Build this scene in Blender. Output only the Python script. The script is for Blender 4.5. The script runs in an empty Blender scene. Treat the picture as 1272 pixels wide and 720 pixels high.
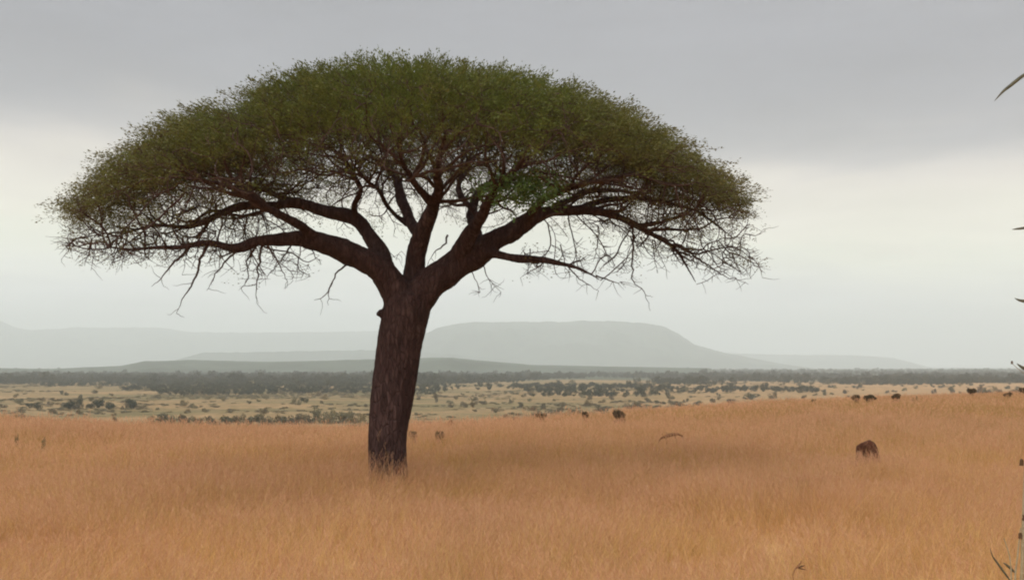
import bpy, math, random, time
import numpy as np
from mathutils import Vector, noise, kdtree, Matrix
T0 = time.time()
random.seed(7); rng = np.random.default_rng(11)
sc = bpy.context.scene
col = sc.collection
R = math.radians

# ------------------------------------------------------------------ camera, world, sun, exposure
FPX = 1535.0      # focal length in pixels of the 1272 px wide photograph
CX, HY = 636.0, 455.0   # principal column, horizon row
CAMZ = 3.0        # eye height: a visitor standing in an open-roofed vehicle
cam_d = bpy.data.cameras.new('camera'); cam = bpy.data.objects.new('camera', cam_d)
col.objects.link(cam); sc.camera = cam
cam.location = (0, 0, CAMZ); cam.rotation_euler = (R(90), 0, 0)
cam_d.sensor_width = 36.0; cam_d.lens = 36.0 * FPX / 1272.0
cam_d.shift_y = (HY - 360.0) / 1272.0
cam_d.clip_start = 0.1; cam_d.clip_end = 120000.0

SUN_EL, SUN_AZ = 40.0, 212.0      # high, behind and to the left of the camera, veiled by cloud
world = bpy.data.worlds.new('World'); sc.world = world; world.use_nodes = True
nt = world.node_tree; nt.nodes.clear()
def N(t, **kw):
    n = nt.nodes.new(t)
    for k, v in kw.items(): setattr(n, k, v)
    return n
def L(a, b): nt.links.new(a, b)
def mth(op, a, b=None, clamp=False):
    n = N('ShaderNodeMath', operation=op); n.use_clamp = clamp
    for i, v in enumerate((a, b)):
        if v is None: continue
        if isinstance(v, (int, float)): n.inputs[i].default_value = v
        else: L(v, n.inputs[i])
    return n.outputs[0]
out = N('ShaderNodeOutputWorld')
tc = N('ShaderNodeTexCoord')
sky = N('ShaderNodeTexSky', sky_type='NISHITA'); sky.sun_disc = False
sky.sun_elevation = R(SUN_EL); sky.sun_rotation = R(SUN_AZ); sky.dust_density = 3.0
bgs = N('ShaderNodeBackground'); L(sky.outputs[0], bgs.inputs[0]); bgs.inputs[1].default_value = 0.10
sep = N('ShaderNodeSeparateXYZ'); L(tc.outputs['Generated'], sep.inputs[0])
# cloud layer seen as a flat deck: direction divided by height
dz = mth('ADD', mth('MAXIMUM', sep.outputs[2], 0.0), 0.055)
comb = N('ShaderNodeCombineXYZ')
L(mth('DIVIDE', sep.outputs[0], dz), comb.inputs[0]); L(mth('DIVIDE', sep.outputs[1], dz), comb.inputs[1])
def wnoise(vec, scale, detail=4, rough=.5, dist=0.0):
    n = N('ShaderNodeTexNoise'); L(vec, n.inputs['Vector'])
    n.inputs['Scale'].default_value = scale; n.inputs['Detail'].default_value = detail
    n.inputs['Roughness'].default_value = rough; n.inputs['Distortion'].default_value = dist
    return n.outputs[0]
n1 = wnoise(comb.outputs[0], 0.9, 5, .55, .4)
mp = N('ShaderNodeMapping'); L(tc.outputs['Generated'], mp.inputs[0]); mp.inputs['Scale'].default_value = (1, 1, 4.5)
mp.inputs['Rotation'].default_value = (0, R(6), 0)
n2 = wnoise(mp.outputs[0], 2.3, 5, .5, .5)
n3 = wnoise(mp.outputs[0], 7.0, 5, .55, .2)
# elevation warped by the noise: bright open strip low down, grey deck above
el = mth('ADD', sep.outputs[2], mth('MULTIPLY', mth('SUBTRACT', n2, .5), .11))
el = mth('ADD', el, mth('MULTIPLY', mth('SUBTRACT', n3, .5), .03))
el = mth('ADD', el, mth('MULTIPLY', sep.outputs[0], .028))       # the deck edge sits a little lower on the right
el = mth('MULTIPLY', el, 2.5, True)
ramp = N('ShaderNodeValToRGB'); L(el, ramp.inputs[0])
cr = ramp.color_ramp; cr.interpolation = 'B_SPLINE'
STOPS = [(0.0, (1.50, 1.54, 1.20)), (.14, (1.22, 1.21, .97)), (.28, (.97, .93, .77)), (.375, (.83, .755, .68)), (.43, (.49, .47, .475)),
         (.50, (.278, .280, .318)), (.66, (.284, .290, .332)), (.82, (.335, .338, .372)), (1.0, (.335, .340, .366))]
while len(cr.elements) < len(STOPS): cr.elements.new(.5)
for e, (p, c) in zip(cr.elements, STOPS): e.position = p; e.color = (*c, 1)
mixc = N('ShaderNodeMix', data_type='RGBA', blend_type='MULTIPLY'); mixc.inputs[0].default_value = 1
L(ramp.outputs[0], mixc.inputs[6])
vr = N('ShaderNodeMapRange'); L(n1, vr.inputs[0]); vr.inputs[1].default_value = .3; vr.inputs[2].default_value = .7
vr.inputs[3].default_value = .91; vr.inputs[4].default_value = 1.09
vr2 = N('ShaderNodeMapRange'); L(n2, vr2.inputs[0]); vr2.inputs[1].default_value = .35; vr2.inputs[2].default_value = .65
vr2.inputs[3].default_value = .93; vr2.inputs[4].default_value = 1.07
vr3 = N('ShaderNodeMapRange'); L(n3, vr3.inputs[0]); vr3.inputs[1].default_value = .3; vr3.inputs[2].default_value = .7
vr3.inputs[3].default_value = .95; vr3.inputs[4].default_value = 1.05
L(mth('MULTIPLY', mth('MULTIPLY', vr.outputs[0], vr2.outputs[0]), vr3.outputs[0]), mixc.inputs[7])
zen = N('ShaderNodeMapRange', interpolation_type='LINEAR'); L(sep.outputs[2], zen.inputs[0])     # overcast zenith brightening, boosted out of view to lift scene light and haze
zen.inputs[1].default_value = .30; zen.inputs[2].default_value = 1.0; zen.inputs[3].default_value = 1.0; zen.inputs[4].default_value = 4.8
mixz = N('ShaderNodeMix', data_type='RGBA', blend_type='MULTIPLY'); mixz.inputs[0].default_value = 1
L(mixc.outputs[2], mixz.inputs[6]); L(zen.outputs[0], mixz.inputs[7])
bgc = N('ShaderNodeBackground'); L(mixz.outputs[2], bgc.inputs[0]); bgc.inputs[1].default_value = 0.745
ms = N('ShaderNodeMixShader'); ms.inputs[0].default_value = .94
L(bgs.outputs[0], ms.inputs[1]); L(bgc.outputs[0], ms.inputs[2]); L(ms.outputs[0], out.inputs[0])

sun_d = bpy.data.lights.new('sun', 'SUN'); sun = bpy.data.objects.new('sun', sun_d); col.objects.link(sun)
sun_d.energy = 1.5; sun_d.angle = R(40); sun_d.color = (1.0, .93, .84)
sd = Vector((math.sin(R(SUN_AZ)) * math.cos(R(SUN_EL)), math.cos(R(SUN_AZ)) * math.cos(R(SUN_EL)), math.sin(R(SUN_EL))))
sun.rotation_euler = sd.to_track_quat('Z', 'Y').to_euler()
vs = sc.view_settings; vs.view_transform = 'Standard'; vs.look = 'None'; vs.exposure = 0.55; vs.gamma = 1.0
cy = sc.cycles
cy.max_bounces = 9; cy.diffuse_bounces = 3; cy.glossy_bounces = 1; cy.transmission_bounces = 3; cy.volume_bounces = 8
cy.transparent_max_bounces = 6
sc.render.engine = 'CYCLES'
cy.pixel_filter_type = 'BLACKMAN_HARRIS'; cy.filter_width = 2.0

# ------------------------------------------------------------------ helpers
def tag(o, label=None, cat=None, group=None, kind=None):
    for k, v in (('label', label), ('category', cat), ('group', group), ('kind', kind)):
        if v: o[k] = v
    return o
def link(name, me, mat=None, parent=None, loc=None):
    o = bpy.data.objects.new(name, me); col.objects.link(o)
    if mat is not None and me is not None and not me.materials: me.materials.append(mat)
    if parent: o.parent = parent
    if loc is not None: o.location = loc
    return o
def mesh_np(name, v, f, smooth=True, mat=None):
    """v (N,3); f (M,k) array or list of arrays with differing k"""
    fs = f if isinstance(f, list) else [f]
    fs = [np.asarray(a, dtype=np.int32) for a in fs if len(a)]
    me = bpy.data.meshes.new(name)
    v = np.asarray(v, dtype=np.float32)
    me.vertices.add(len(v)); me.vertices.foreach_set('co', v.ravel())
    tot = sum(a.size for a in fs); nf = sum(len(a) for a in fs)
    me.loops.add(tot); me.polygons.add(nf)
    me.loops.foreach_set('vertex_index', np.concatenate([a.ravel() for a in fs]))
    sizes = np.concatenate([np.full(len(a), a.shape[1], dtype=np.int32) for a in fs])
    me.polygons.foreach_set('loop_start', np.concatenate([[0], np.cumsum(sizes)[:-1]]).astype(np.int32))
    me.update(calc_edges=True)
    if smooth: me.polygons.foreach_set('use_smooth', np.ones(nf, dtype=bool))
    me.validate()
    if mat: me.materials.append(mat)
    return me
def new_mat(name):
    m = bpy.data.materials.new(name); m.use_nodes = True
    t = m.node_tree; t.nodes.clear()
    o = t.nodes.new('ShaderNodeOutputMaterial')
    return m, t, o
class NB:
    """small node builder"""
    def __init__(s, t): s.t = t
    def n(s, ty, **kw):
        x = s.t.nodes.new(ty)
        for k, v in kw.items(): setattr(x, k, v)
        return x
    def l(s, a, b): s.t.links.new(a, b)
    def noise(s, vec, scale, detail=4, rough=.5, dist=0.):
        x = s.n('ShaderNodeTexNoise')
        if vec is not None: s.l(vec, x.inputs['Vector'])
        x.inputs['Scale'].default_value = scale; x.inputs['Detail'].default_value = detail
        x.inputs['Roughness'].default_value = rough; x.inputs['Distortion'].default_value = dist
        return x.outputs[0]
    def ramp(s, fac, stops):
        x = s.n('ShaderNodeValToRGB'); s.l(fac, x.inputs[0]); e = x.color_ramp.elements
        while len(e) < len(stops): e.new(.5)
        for q, (p, c) in zip(e, stops): q.position = p; q.color = (*c, 1)
        return x.outputs[0]
    def mix(s, fac, a, b, blend='MIX'):
        x = s.n('ShaderNodeMix', data_type='RGBA', blend_type=blend)
        for i, v in ((0, fac), (6, a), (7, b)):
            if isinstance(v, (int, float)): x.inputs[i].default_value = v
            elif isinstance(v, tuple): x.inputs[i].default_value = (*v, 1)
            else: s.l(v, x.inputs[i])
        return x.outputs[2]
    def rng(s, v, a, b, c, d):
        x = s.n('ShaderNodeMapRange'); s.l(v, x.inputs[0])
        for i, q in enumerate((a, b, c, d)): x.inputs[i + 1].default_value = q
        return x.outputs[0]
    def mapping(s, vec, scale=(1, 1, 1), rot=(0, 0, 0)):
        x = s.n('ShaderNodeMapping'); s.l(vec, x.inputs[0]); x.inputs['Scale'].default_value = scale; x.inputs['Rotation'].default_value = rot
        return x.outputs[0]
    def math(s, op, a, b=None):
        x = s.n('ShaderNodeMath', operation=op)
        for i, v in enumerate((a, b)):
            if v is None: continue
            if isinstance(v, (int, float)): x.inputs[i].default_value = v
            else: s.l(v, x.inputs[i])
        return x.outputs[0]
    def leafy(s, o, colour, trans=.35, rough=.6, spec=.2):
        p = s.n('ShaderNodeBsdfPrincipled'); s.l(colour, p.inputs['Base Color']); p.inputs['Roughness'].default_value = rough
        p.inputs['Specular IOR Level'].default_value = spec
        tr = s.n('ShaderNodeBsdfTranslucent'); s.l(colour, tr.inputs[0])
        m = s.n('ShaderNodeMixShader'); m.inputs[0].default_value = trans
        s.l(p.outputs[0], m.inputs[1]); s.l(tr.outputs[0], m.inputs[2]); s.l(m.outputs[0], o.inputs[0])
        return p

def pix(px, py, Y):
    """point at depth Y behind photo pixel (px, py)"""
    return np.array([(px - CX) * Y / FPX, Y, CAMZ + (HY - py) * Y / FPX])

# ------------------------------------------------------------------ terrain shape
GRASS = 0.62
def solve_a(m):
    lo, hi = 1e-5, 5e-3
    for _ in range(50):
        a = math.sqrt(lo * hi); d = math.sqrt(900 + (CAMZ - GRASS) / a)
        if 2 * a * (d - 30) < m: lo = a
        else: hi = a
    return a
_cpx = [-900, -200, 0, 120, 250, 450, 560, 650, 760, 850, 950, 1050, 1150, 1272, 1500, 2200]
_cpy = [505, 514, 519, 525, 529, 529, 526, 521, 513, 506, 500, 496, 492, 488, 484, 480]
_u = []; _a = []
for px, py in zip(_cpx, _cpy):
    u = (px - CX) / FPX; _u.append(u); _a.append(math.log(solve_a((py - HY) / FPX / math.sqrt(1 + u * u))))
_u = np.array(_u); _a = np.array(_a)
FLOOR = 30.0
def vn(x, y, s, seed):
    """cheap smooth value noise (numpy)"""
    x = np.asarray(x, float) / s + seed * 17.3; y = np.asarray(y, float) / s + seed * 9.7
    xi = np.floor(x); yi = np.floor(y); fx = x - xi; fy = y - yi
    fx = fx * fx * (3 - 2 * fx); fy = fy * fy * (3 - 2 * fy)
    def h(a, b):
        q = np.sin(a * 127.1 + b * 311.7 + seed * 74.7) * 43758.5453
        return q - np.floor(q)
    return (h(xi, yi) * (1 - fx) + h(xi + 1, yi) * fx) * (1 - fy) + (h(xi, yi + 1) * (1 - fx) + h(xi + 1, yi + 1) * fx) * fy - .5
def ground_z(x, y):
    x = np.asarray(x, float); y = np.asarray(y, float)
    r = np.hypot(x, y)
    u = np.where(y > 1e-3, x / np.maximum(y, 1e-3), np.sign(x) * 1.5)
    u = np.clip(u, _u[0], _u[-1])
    a = np.exp(np.interp(u, _u, _a))
    t = np.maximum(0, r - 30)
    z = -FLOOR * (1 - np.exp(-a * t * t / FLOOR))
    z = z + .10 * vn(x, y, 7, 1) * np.clip(r / 20, 0, 1)
    far = np.clip((r - 350) / 500, 0, 1)
    z = z + far * (3.2 * vn(x, y, 420, 2) + 1.2 * vn(x, y, 130, 3))
    rise = np.clip((r - 2500) / 6000, 0, 1)
    z = z + rise * rise * 6
    return z
def hit(px, py, top=0.0):
    """where the sight line through (px,py) first meets the ground raised by top"""
    d = np.geomspace(8, 14000, 6000)
    x = (px - CX) / FPX * d; z = CAMZ + (HY - py) / FPX * d
    g = ground_z(x, d) + top
    k = np.argmax(z < g)
    if not (z < g).any(): k = len(d) - 1
    return float(x[k]), float(d[k]), float(ground_z(x[k], d[k]))

# ------------------------------------------------------------------ materials: ground, grass, foliage, bark
def STRAW(nb, pos):
    big = nb.noise(pos, .085, 4, .55, .4)
    c = nb.ramp(big, [(.24, (.42, .29, .125)), (.36, (.57, .31, .125)), (.45, (.62, .375, .150)), (.56, (.63, .41, .155)), (.70, (.53, .30, .14))])
    mid = nb.noise(pos, .55, 4, .6, .3)
    c2 = nb.ramp(mid, [(.32, (.46, .305, .11)), (.5, (.62, .36, .16)), (.68, (.70, .45, .20))])
    c = nb.mix(.42, c, c2)
    # the far crest is redder than the near sward, and so is its right end
    sp = nb.n('ShaderNodeSeparateXYZ'); nb.l(pos, sp.inputs[0])
    k = nb.rng(sp.outputs[1], 20, 55, 0, 1)
    c = nb.mix(nb.math('MULTIPLY', k, .72), c, (.37, .222, .092))
    gp = nb.noise(nb.mapping(pos, (1, 1, .2)), .28, 4, .6, .5)
    kg = nb.math('MULTIPLY', nb.rng(sp.outputs[1], 34, 16, 0, 1), nb.rng(gp, .42, .62, 0, .8))
    c = nb.mix(kg, c, (.66, .45, .19))
    c = nb.mix(nb.math('MULTIPLY', nb.rng(gp, .40, .30, 0, .5), nb.rng(sp.outputs[1], 40, 20, 0, 1)), c, (.36, .25, .13))
    k2 = nb.rng(nb.math('ADD', sp.outputs[2], nb.math('MULTIPLY', nb.math('SUBTRACT', big, .5), 2.0)), -.7, -2.4, 0, .85)
    c = nb.mix(k2, c, (.33, .25, .135))
    return c
def make_ground_mat():
    m, t, o = new_mat('savanna_ground'); nb = NB(t)
    g = nb.n('ShaderNodeNewGeometry'); pos = g.outputs['Position']
    straw = STRAW(nb, pos)
    fine = nb.noise(nb.mapping(pos, (1, .35, 1)), 3.0, 5, .7)
    straw = nb.mix(1.0, straw, nb.ramp(fine, [(.25, (.62, .60, .55)), (.75, (1.05, 1.05, 1.05))]), 'MULTIPLY')
    v1 = nb.noise(nb.mapping(pos, (.7, 1, 1)), .0052, 6, .62, .6)
    v2 = nb.noise(nb.mapping(pos, (.45, 1, 1)), .019, 5, .6, .3)
    plain = nb.ramp(v1, [(.30, (.12, .115, .055)), (.42, (.17, .145, .072)), (.50, (.24, .18, .095)), (.60, (.36, .245, .135)), (.72, (.52, .36, .22))])
    plain = nb.mix(.5, plain, nb.ramp(v2, [(.33, (.09, .105, .05)), (.46, (.17, .155, .08)), (.58, (.30, .225, .13)), (.70, (.42, .32, .20))]))
    sp = nb.n('ShaderNodeSeparateXYZ'); nb.l(pos, sp.inputs[0])
    zz = nb.math('ADD', sp.outputs[2], nb.math('MULTIPLY', nb.math('SUBTRACT', v2, .5), 6.))
    k = nb.rng(zz, -6, -13, 0, 1)
    c = nb.mix(k, straw, plain)
    spp = nb.n('ShaderNodeSeparateXYZ'); nb.l(pos, spp.inputs[0])
    rt = nb.rng(nb.math('DIVIDE', spp.outputs[0], nb.math('MAXIMUM', spp.outputs[1], 1.0)), .02, .30, 0, .6)
    plain = nb.mix(rt, plain, (.46, .295, .165))
    plain = nb.mix(1.0, plain, (.93, .85, .73), 'MULTIPLY')
    v4 = nb.noise(nb.mapping(pos, (1, .5, 1)), .11, 4, .7, .3)
    plain = nb.mix(1.0, plain, nb.ramp(v4, [(.30, (.62, .66, .60)), (.5, (.95, .95, .95)), (.70, (1.3, 1.25, 1.22))]), 'MULTIPLY')
    c = nb.mix(k, straw, plain)
    # far woods merge into one dark cover past about three kilometres
    v3 = nb.noise(nb.mapping(pos, (.3, 1, 1)), .0021, 4, .6)
    kk = nb.rng(nb.math('ADD', sp.outputs[1], nb.math('MULTIPLY', nb.math('SUBTRACT', v3, .5), 3500)), 2500, 3400, 0, 1)
    c = nb.mix(kk, c, (.060, .070, .040))
    p = nb.n('ShaderNodeBsdfPrincipled'); nb.l(c, p.inputs['Base Color']); p.inputs['Roughness'].default_value = .95
    p.inputs['Specular IOR Level'].default_value = .05
    b = nb.n('ShaderNodeBump'); nb.l(fine, b.inputs['Height']); b.inputs['Strength'].default_value = .5; b.inputs['Distance'].default_value = .2
    nb.l(b.outputs[0], p.inputs['Normal']); nb.l(p.outputs[0], o.inputs[0])
    return m
def make_grass_mat():
    m, t, o = new_mat('dry_grass'); nb = NB(t)
    g = nb.n('ShaderNodeNewGeometry'); c = STRAW(nb, g.outputs['Position'])
    c = nb.mix(1.0, c, nb.ramp(g.outputs['Random Per Island'], [(0, (.72, .70, .62)), (.5, (1.02, 1.04, 1.03)), (1, (1.35, 1.36, 1.36))]), 'MULTIPLY')
    nb.leafy(o, c, .38, .55, .25)
    return m
def make_seed_mat():
    m, t, o = new_mat('grass_seed_head'); nb = NB(t)
    g = nb.n('ShaderNodeNewGeometry')
    c = nb.ramp(g.outputs['Random Per Island'], [(0, (.50, .24, .13)), (.5, (.62, .34, .19)), (1, (.70, .46, .27))])
    nb.leafy(o, c, .45, .6, .2)
    return m
def bush_mat(name, a, b, c_):
    m, t, o = new_mat(name); nb = NB(t)
    g = nb.n('ShaderNodeNewGeometry'); oi = nb.n('ShaderNodeObjectInfo')
    c = nb.ramp(g.outputs['Random Per Island'], [(0, a), (.55, b), (1, c_)])
    c = nb.mix(1.0, c, nb.ramp(oi.outputs['Random'], [(0, (.8, .85, .75)), (.6, (1.05, 1.0, .95)), (1, (1.45, 1.25, 1.05))]), 'MULTIPLY')
    nb.leafy(o, c, .25, .7, .15)
    return m
def make_bark():
    m, t, o = new_mat('acacia_bark'); nb = NB(t)
    tcn = nb.n('ShaderNodeTexCoord'); pos = tcn.outputs['Object']
    st = nb.mapping(pos, (1, 1, .22))
    n_ = nb.noise(st, 9, 6, .65, .6)
    n2_ = nb.noise(pos, 1.1, 4, .6)
    vo = nb.n('ShaderNodeTexVoronoi', feature='DISTANCE_TO_EDGE'); nb.l(nb.mapping(pos, (1, 1, .3), (0, .2, .1)), vo.inputs['Vector']); vo.inputs['Scale'].default_value = 12
    c = nb.ramp(n_, [(.30, (.024, .013, .012)), (.5, (.060, .034, .031)), (.72, (.13, .080, .073))])
    c = nb.mix(nb.rng(n2_, .35, .7, 0, .6), c, (.060, .030, .028))
    c = nb.mix(nb.rng(vo.outputs['Distance'], 0, .10, .55, 0), c, (.035, .02, .016))
    p = nb.n('ShaderNodeBsdfPrincipled'); nb.l(c, p.inputs['Base Color']); p.inputs['Roughness'].default_value = .9
    p.inputs['Specular IOR Level'].default_value = .15
    hh = nb.math('ADD', n_, nb.math('MULTIPLY', nb.math('MINIMUM', vo.outputs['Distance'], .12), 5))
    b = nb.n('ShaderNodeBump'); nb.l(hh, b.inputs['Height']); b.inputs['Strength'].default_value = .9; b.inputs['Distance'].default_value = .05
    nb.l(b.outputs[0], p.inputs['Normal']); nb.l(p.outputs[0], o.inputs[0])
    return m
def make_plain(name, c, rough=.85, spec=.2, var=.25, scale=20):
    m, t, o = new_mat(name); nb = NB(t)
    tcn = nb.n('ShaderNodeTexCoord'); n_ = nb.noise(tcn.outputs['Object'], scale, 5, .65)
    lo = tuple(x * (1 - var) for x in c); hi = tuple(min(1, x * (1 + var)) for x in c)
    cc = nb.ramp(n_, [(.3, lo), (.7, hi)])
    p = nb.n('ShaderNodeBsdfPrincipled'); nb.l(cc, p.inputs['Base Color']); p.inputs['Roughness'].default_value = rough
    p.inputs['Specular IOR Level'].default_value = spec
    b = nb.n('ShaderNodeBump'); nb.l(n_, b.inputs['Height']); b.inputs['Strength'].default_value = .6; b.inputs['Distance'].default_value = .03
    nb.l(b.outputs[0], p.inputs['Normal']); nb.l(p.outputs[0], o.inputs[0])
    return m
def make_leaf_mat():
    m, t, o = new_mat('acacia_leaf'); nb = NB(t)
    g = nb.n('ShaderNodeNewGeometry'); pos = g.outputs['Position']
    a = nb.n('ShaderNodeAttribute', attribute_name='dry')
    r_ = g.outputs['Random Per Island']
    green = nb.ramp(r_, [(0, (.090, .118, .022)), (.5, (.115, .142, .028)), (1, (.145, .165, .038))])
    brown = nb.ramp(r_, [(0, (.110, .088, .032)), (.5, (.135, .108, .040)), (1, (.165, .133, .052))])
    n_ = nb.noise(pos, .55, 4, .6, .3)
    k = nb.math('ADD', a.outputs['Fac'], nb.math('MULTIPLY', nb.math('SUBTRACT', n_, .5), 1.3))
    k = nb.rng(k, 0, 1, 0, 1)
    c = nb.mix(k, green, brown)
    nb.leafy(o, c, .30, .6, .2)
    return m
M = dict(ground=make_ground_mat(), grass=make_grass_mat(), seed=make_seed_mat(), bark=make_bark(), leaf=make_leaf_mat(),
         bush=bush_mat('thorn_bush_leaf', (.085, .075, .042), (.13, .112, .066), (.19, .165, .10)),
         darkbush=bush_mat('dark_bush_leaf', (.055, .040, .024), (.085, .062, .037), (.13, .10, .06)),
         olive=bush_mat('olive_bush_leaf', (.14, .125, .068), (.19, .165, .092), (.25, .215, .125)),
         wood=bush_mat('woodland_leaf', (.024, .032, .018), (.038, .046, .026), (.06, .066, .036)),
         green=make_plain('fresh_green_leaf', (.085, .14, .035), .6, .25, .3, 6),
         twig=make_plain('twig_bark', (.072, .044, .036), .9, .1, .35, 4),
         soil=make_plain('mound_earth', (.07, .028, .015), .92, .1, .45, 5),
         deadwood=make_plain('dead_wood', (.15, .075, .035), .9, .1, .3, 9),
         stalk=make_plain('pale_dry_stalk', (.30, .25, .16), .7, .3, .2, 30),
         bladeleaf=make_plain('narrow_olive_leaf', (.10, .095, .06), .55, .3, .3, 30),
         node=make_plain('brown_seed_whorl', (.10, .055, .028), .8, .2, .3, 60),
         hill=make_plain('hill_scrub', (.07, .085, .06), .95, .05, .35, .0035))

# ------------------------------------------------------------------ ground sheet
ang = np.concatenate([np.linspace(-180, -45, 28)[:-1], np.linspace(-45, 45, 361), np.linspace(45, 180, 28)[1:-1]])
rad = np.concatenate([[1.0], np.geomspace(3, 60000, 330)])
A, RR = np.meshgrid(np.radians(ang), rad)
gx = np.sin(A) * RR; gy = np.cos(A) * RR; gz = ground_z(gx, gy)
V = np.stack([gx, gy, gz], -1).reshape(-1, 3)
na = len(ang); nr = len(rad)
ii, jj = np.meshgrid(np.arange(nr - 1), np.arange(na), indexing='ij')
j2 = (jj + 1) % na
F = np.stack([ii * na + jj, ii * na + j2, (ii + 1) * na + j2, (ii + 1) * na + jj], -1).reshape(-1, 4)[:, ::-1]
V = np.vstack([V, [[0, 0, 0]]]); k0 = len(V) - 1
cap = np.stack([np.full(na, k0), (np.arange(na) + 1) % na, np.arange(na)], -1)[:, ::-1]
tag(link('ground', mesh_np('ground', V, [F, cap], True, M['ground'])), kind='structure')

# ------------------------------------------------------------------ hills
def hill(name, prof, dist, width, seed, rough=1.0, foot=-35):
    px = np.linspace(prof[0][0], prof[-1][0], 420)
    py = np.interp(px, [p[0] for p in prof], [p[1] for p in prof])
    py = py - (vn(px, px * 0, 9, seed) * 1.2 + vn(px, px * 0, 3.2, seed + 3) * .8) * np.clip((HY - py) / 25, .15, 1)
    ts = np.linspace(-1, 1, 37)
    P, Tt = np.meshgrid(px, ts)
    Y = dist + width * Tt
    X = (P - CX) / FPX * dist * (1 + .12 * Tt)
    Hh = (CAMZ + (HY - np.broadcast_to(py, P.shape)) / FPX * dist) - foot
    sh = np.where(Tt < 0, np.clip(1 - np.abs(Tt), 0, 1) ** .75, np.clip(1 - np.abs(Tt), 0, 1) ** .6)
    gul = vn(X, Y * .45, dist * .035, seed) + .5 * vn(X, Y * .6, dist * .014, seed + 1) + .3 * vn(X, Y, dist * .006, seed + 2)
    Z = foot + np.maximum(Hh, 0) * sh * (1 + gul * .6 * rough * (1 - sh ** 3)) + gul * .035 * rough * np.maximum(Hh, 0) * (sh > 0)
    Vv = np.stack([X, Y, Z], -1).reshape(-1, 3)
    a, b = np.meshgrid(np.arange(36), np.arange(419), indexing='ij')
    Ff = np.stack([a * 420 + b, a * 420 + b + 1, (a + 1) * 420 + b + 1, (a + 1) * 420 + b], -1).reshape(-1, 4)
    tag(link(name, mesh_np(name, Vv, Ff, True, M['hill'])), kind='structure')
hill('hill', [(-260, 440), (-160, 415), (-60, 396), (0, 398), (12, 404), (30, 409), (75, 409), (95, 406), (200, 406), (216, 408), (240, 412), (300, 413), (420, 412), (460, 410), (520, 414), (580, 425), (640, 450)], 25000, 4500, 5)
hill('hill', [(430, 470), (470, 438), (520, 418), (545, 407), (580, 401), (640, 399), (745, 398), (790, 401), (822, 405), (842, 414), (862, 427), (900, 438), (940, 446), (990, 455), (1020, 462)], 16500, 3200, 9)
hill('hill', [(740, 452), (800, 430), (860, 433), (900, 438), (960, 440), (1060, 441), (1110, 444), (1150, 455), (1180, 462)], 24000, 3500, 17)
hill('hill', [(180, 458), (250, 438), (380, 436), (480, 434), (560, 440), (640, 446), (720, 452), (760, 458)], 13500, 1500, 14)
hill('hill', [(-220, 452), (-60, 456), (0, 457), (60, 458), (150, 454), (180, 448), (240, 447), (330, 449), (400, 448), (470, 446), (530, 444), (560, 444), (600, 448), (660, 453), (760, 455), (880, 457)], 5400, 800, 21)

# ------------------------------------------------------------------ scatter with geometry nodes (only for what nobody could count)
def scatter(name, pts, rot, scl, idx, variants, kind='stuff'):
    me = bpy.data.meshes.new(name); me.vertices.add(len(pts)); me.vertices.foreach_set('co', np.asarray(pts, np.float32).ravel())
    a = me.attributes.new('rot', 'FLOAT_VECTOR', 'POINT'); a.data.foreach_set('vector', np.asarray(rot, np.float32).ravel())
    a = me.attributes.new('scl', 'FLOAT_VECTOR', 'POINT'); a.data.foreach_set('vector', np.asarray(scl, np.float32).ravel())
    a = me.attributes.new('idx', 'INT', 'POINT'); a.data.foreach_set('value', np.asarray(idx, np.int32))
    me.update()
    o = link(name, me)
    c = bpy.data.collections.new(name + '_kinds')
    for i, v in enumerate(variants):
        vo = bpy.data.objects.new('%s_kind_%02d' % (name, i), v); c.objects.link(vo)
    ng = bpy.data.node_groups.new(name + '_scatter', 'GeometryNodeTree')
    ng.interface.new_socket('Geometry', in_out='INPUT', socket_type='NodeSocketGeometry')
    ng.interface.new_socket('Geometry', in_out='OUTPUT', socket_type='NodeSocketGeometry')
    gi = ng.nodes.new('NodeGroupInput'); go = ng.nodes.new('NodeGroupOutput')
    ci = ng.nodes.new('GeometryNodeCollectionInfo'); ci.inputs[0].default_value = c
    ci.inputs['Separate Children'].default_value = True; ci.inputs['Reset Children'].default_value = True
    ip = ng.nodes.new('GeometryNodeInstanceOnPoints'); ip.inputs['Pick Instance'].default_value = True
    def att(nm, ty):
        n = ng.nodes.new('GeometryNodeInputNamedAttribute'); n.data_type = ty; n.inputs[0].default_value = nm
        return [s for s in n.outputs if s.enabled][0]
    e2r = ng.nodes.new('FunctionNodeEulerToRotation')
    ng.links.new(gi.outputs[0], ip.inputs['Points']); ng.links.new(ci.outputs[0], ip.inputs['Instance'])
    ng.links.new(att('rot', 'FLOAT_VECTOR'), e2r.inputs[0]); ng.links.new(e2r.outputs[0], ip.inputs['Rotation'])
    ng.links.new(att('scl', 'FLOAT_VECTOR'), ip.inputs['Scale']); ng.links.new(att('idx', 'INT'), ip.inputs['Instance Index'])
    ng.links.new(ip.outputs[0], go.inputs[0])
    md = o.modifiers.new('scatter', 'NODES'); md.node_group = ng
    return tag(o, kind=kind)

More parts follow.
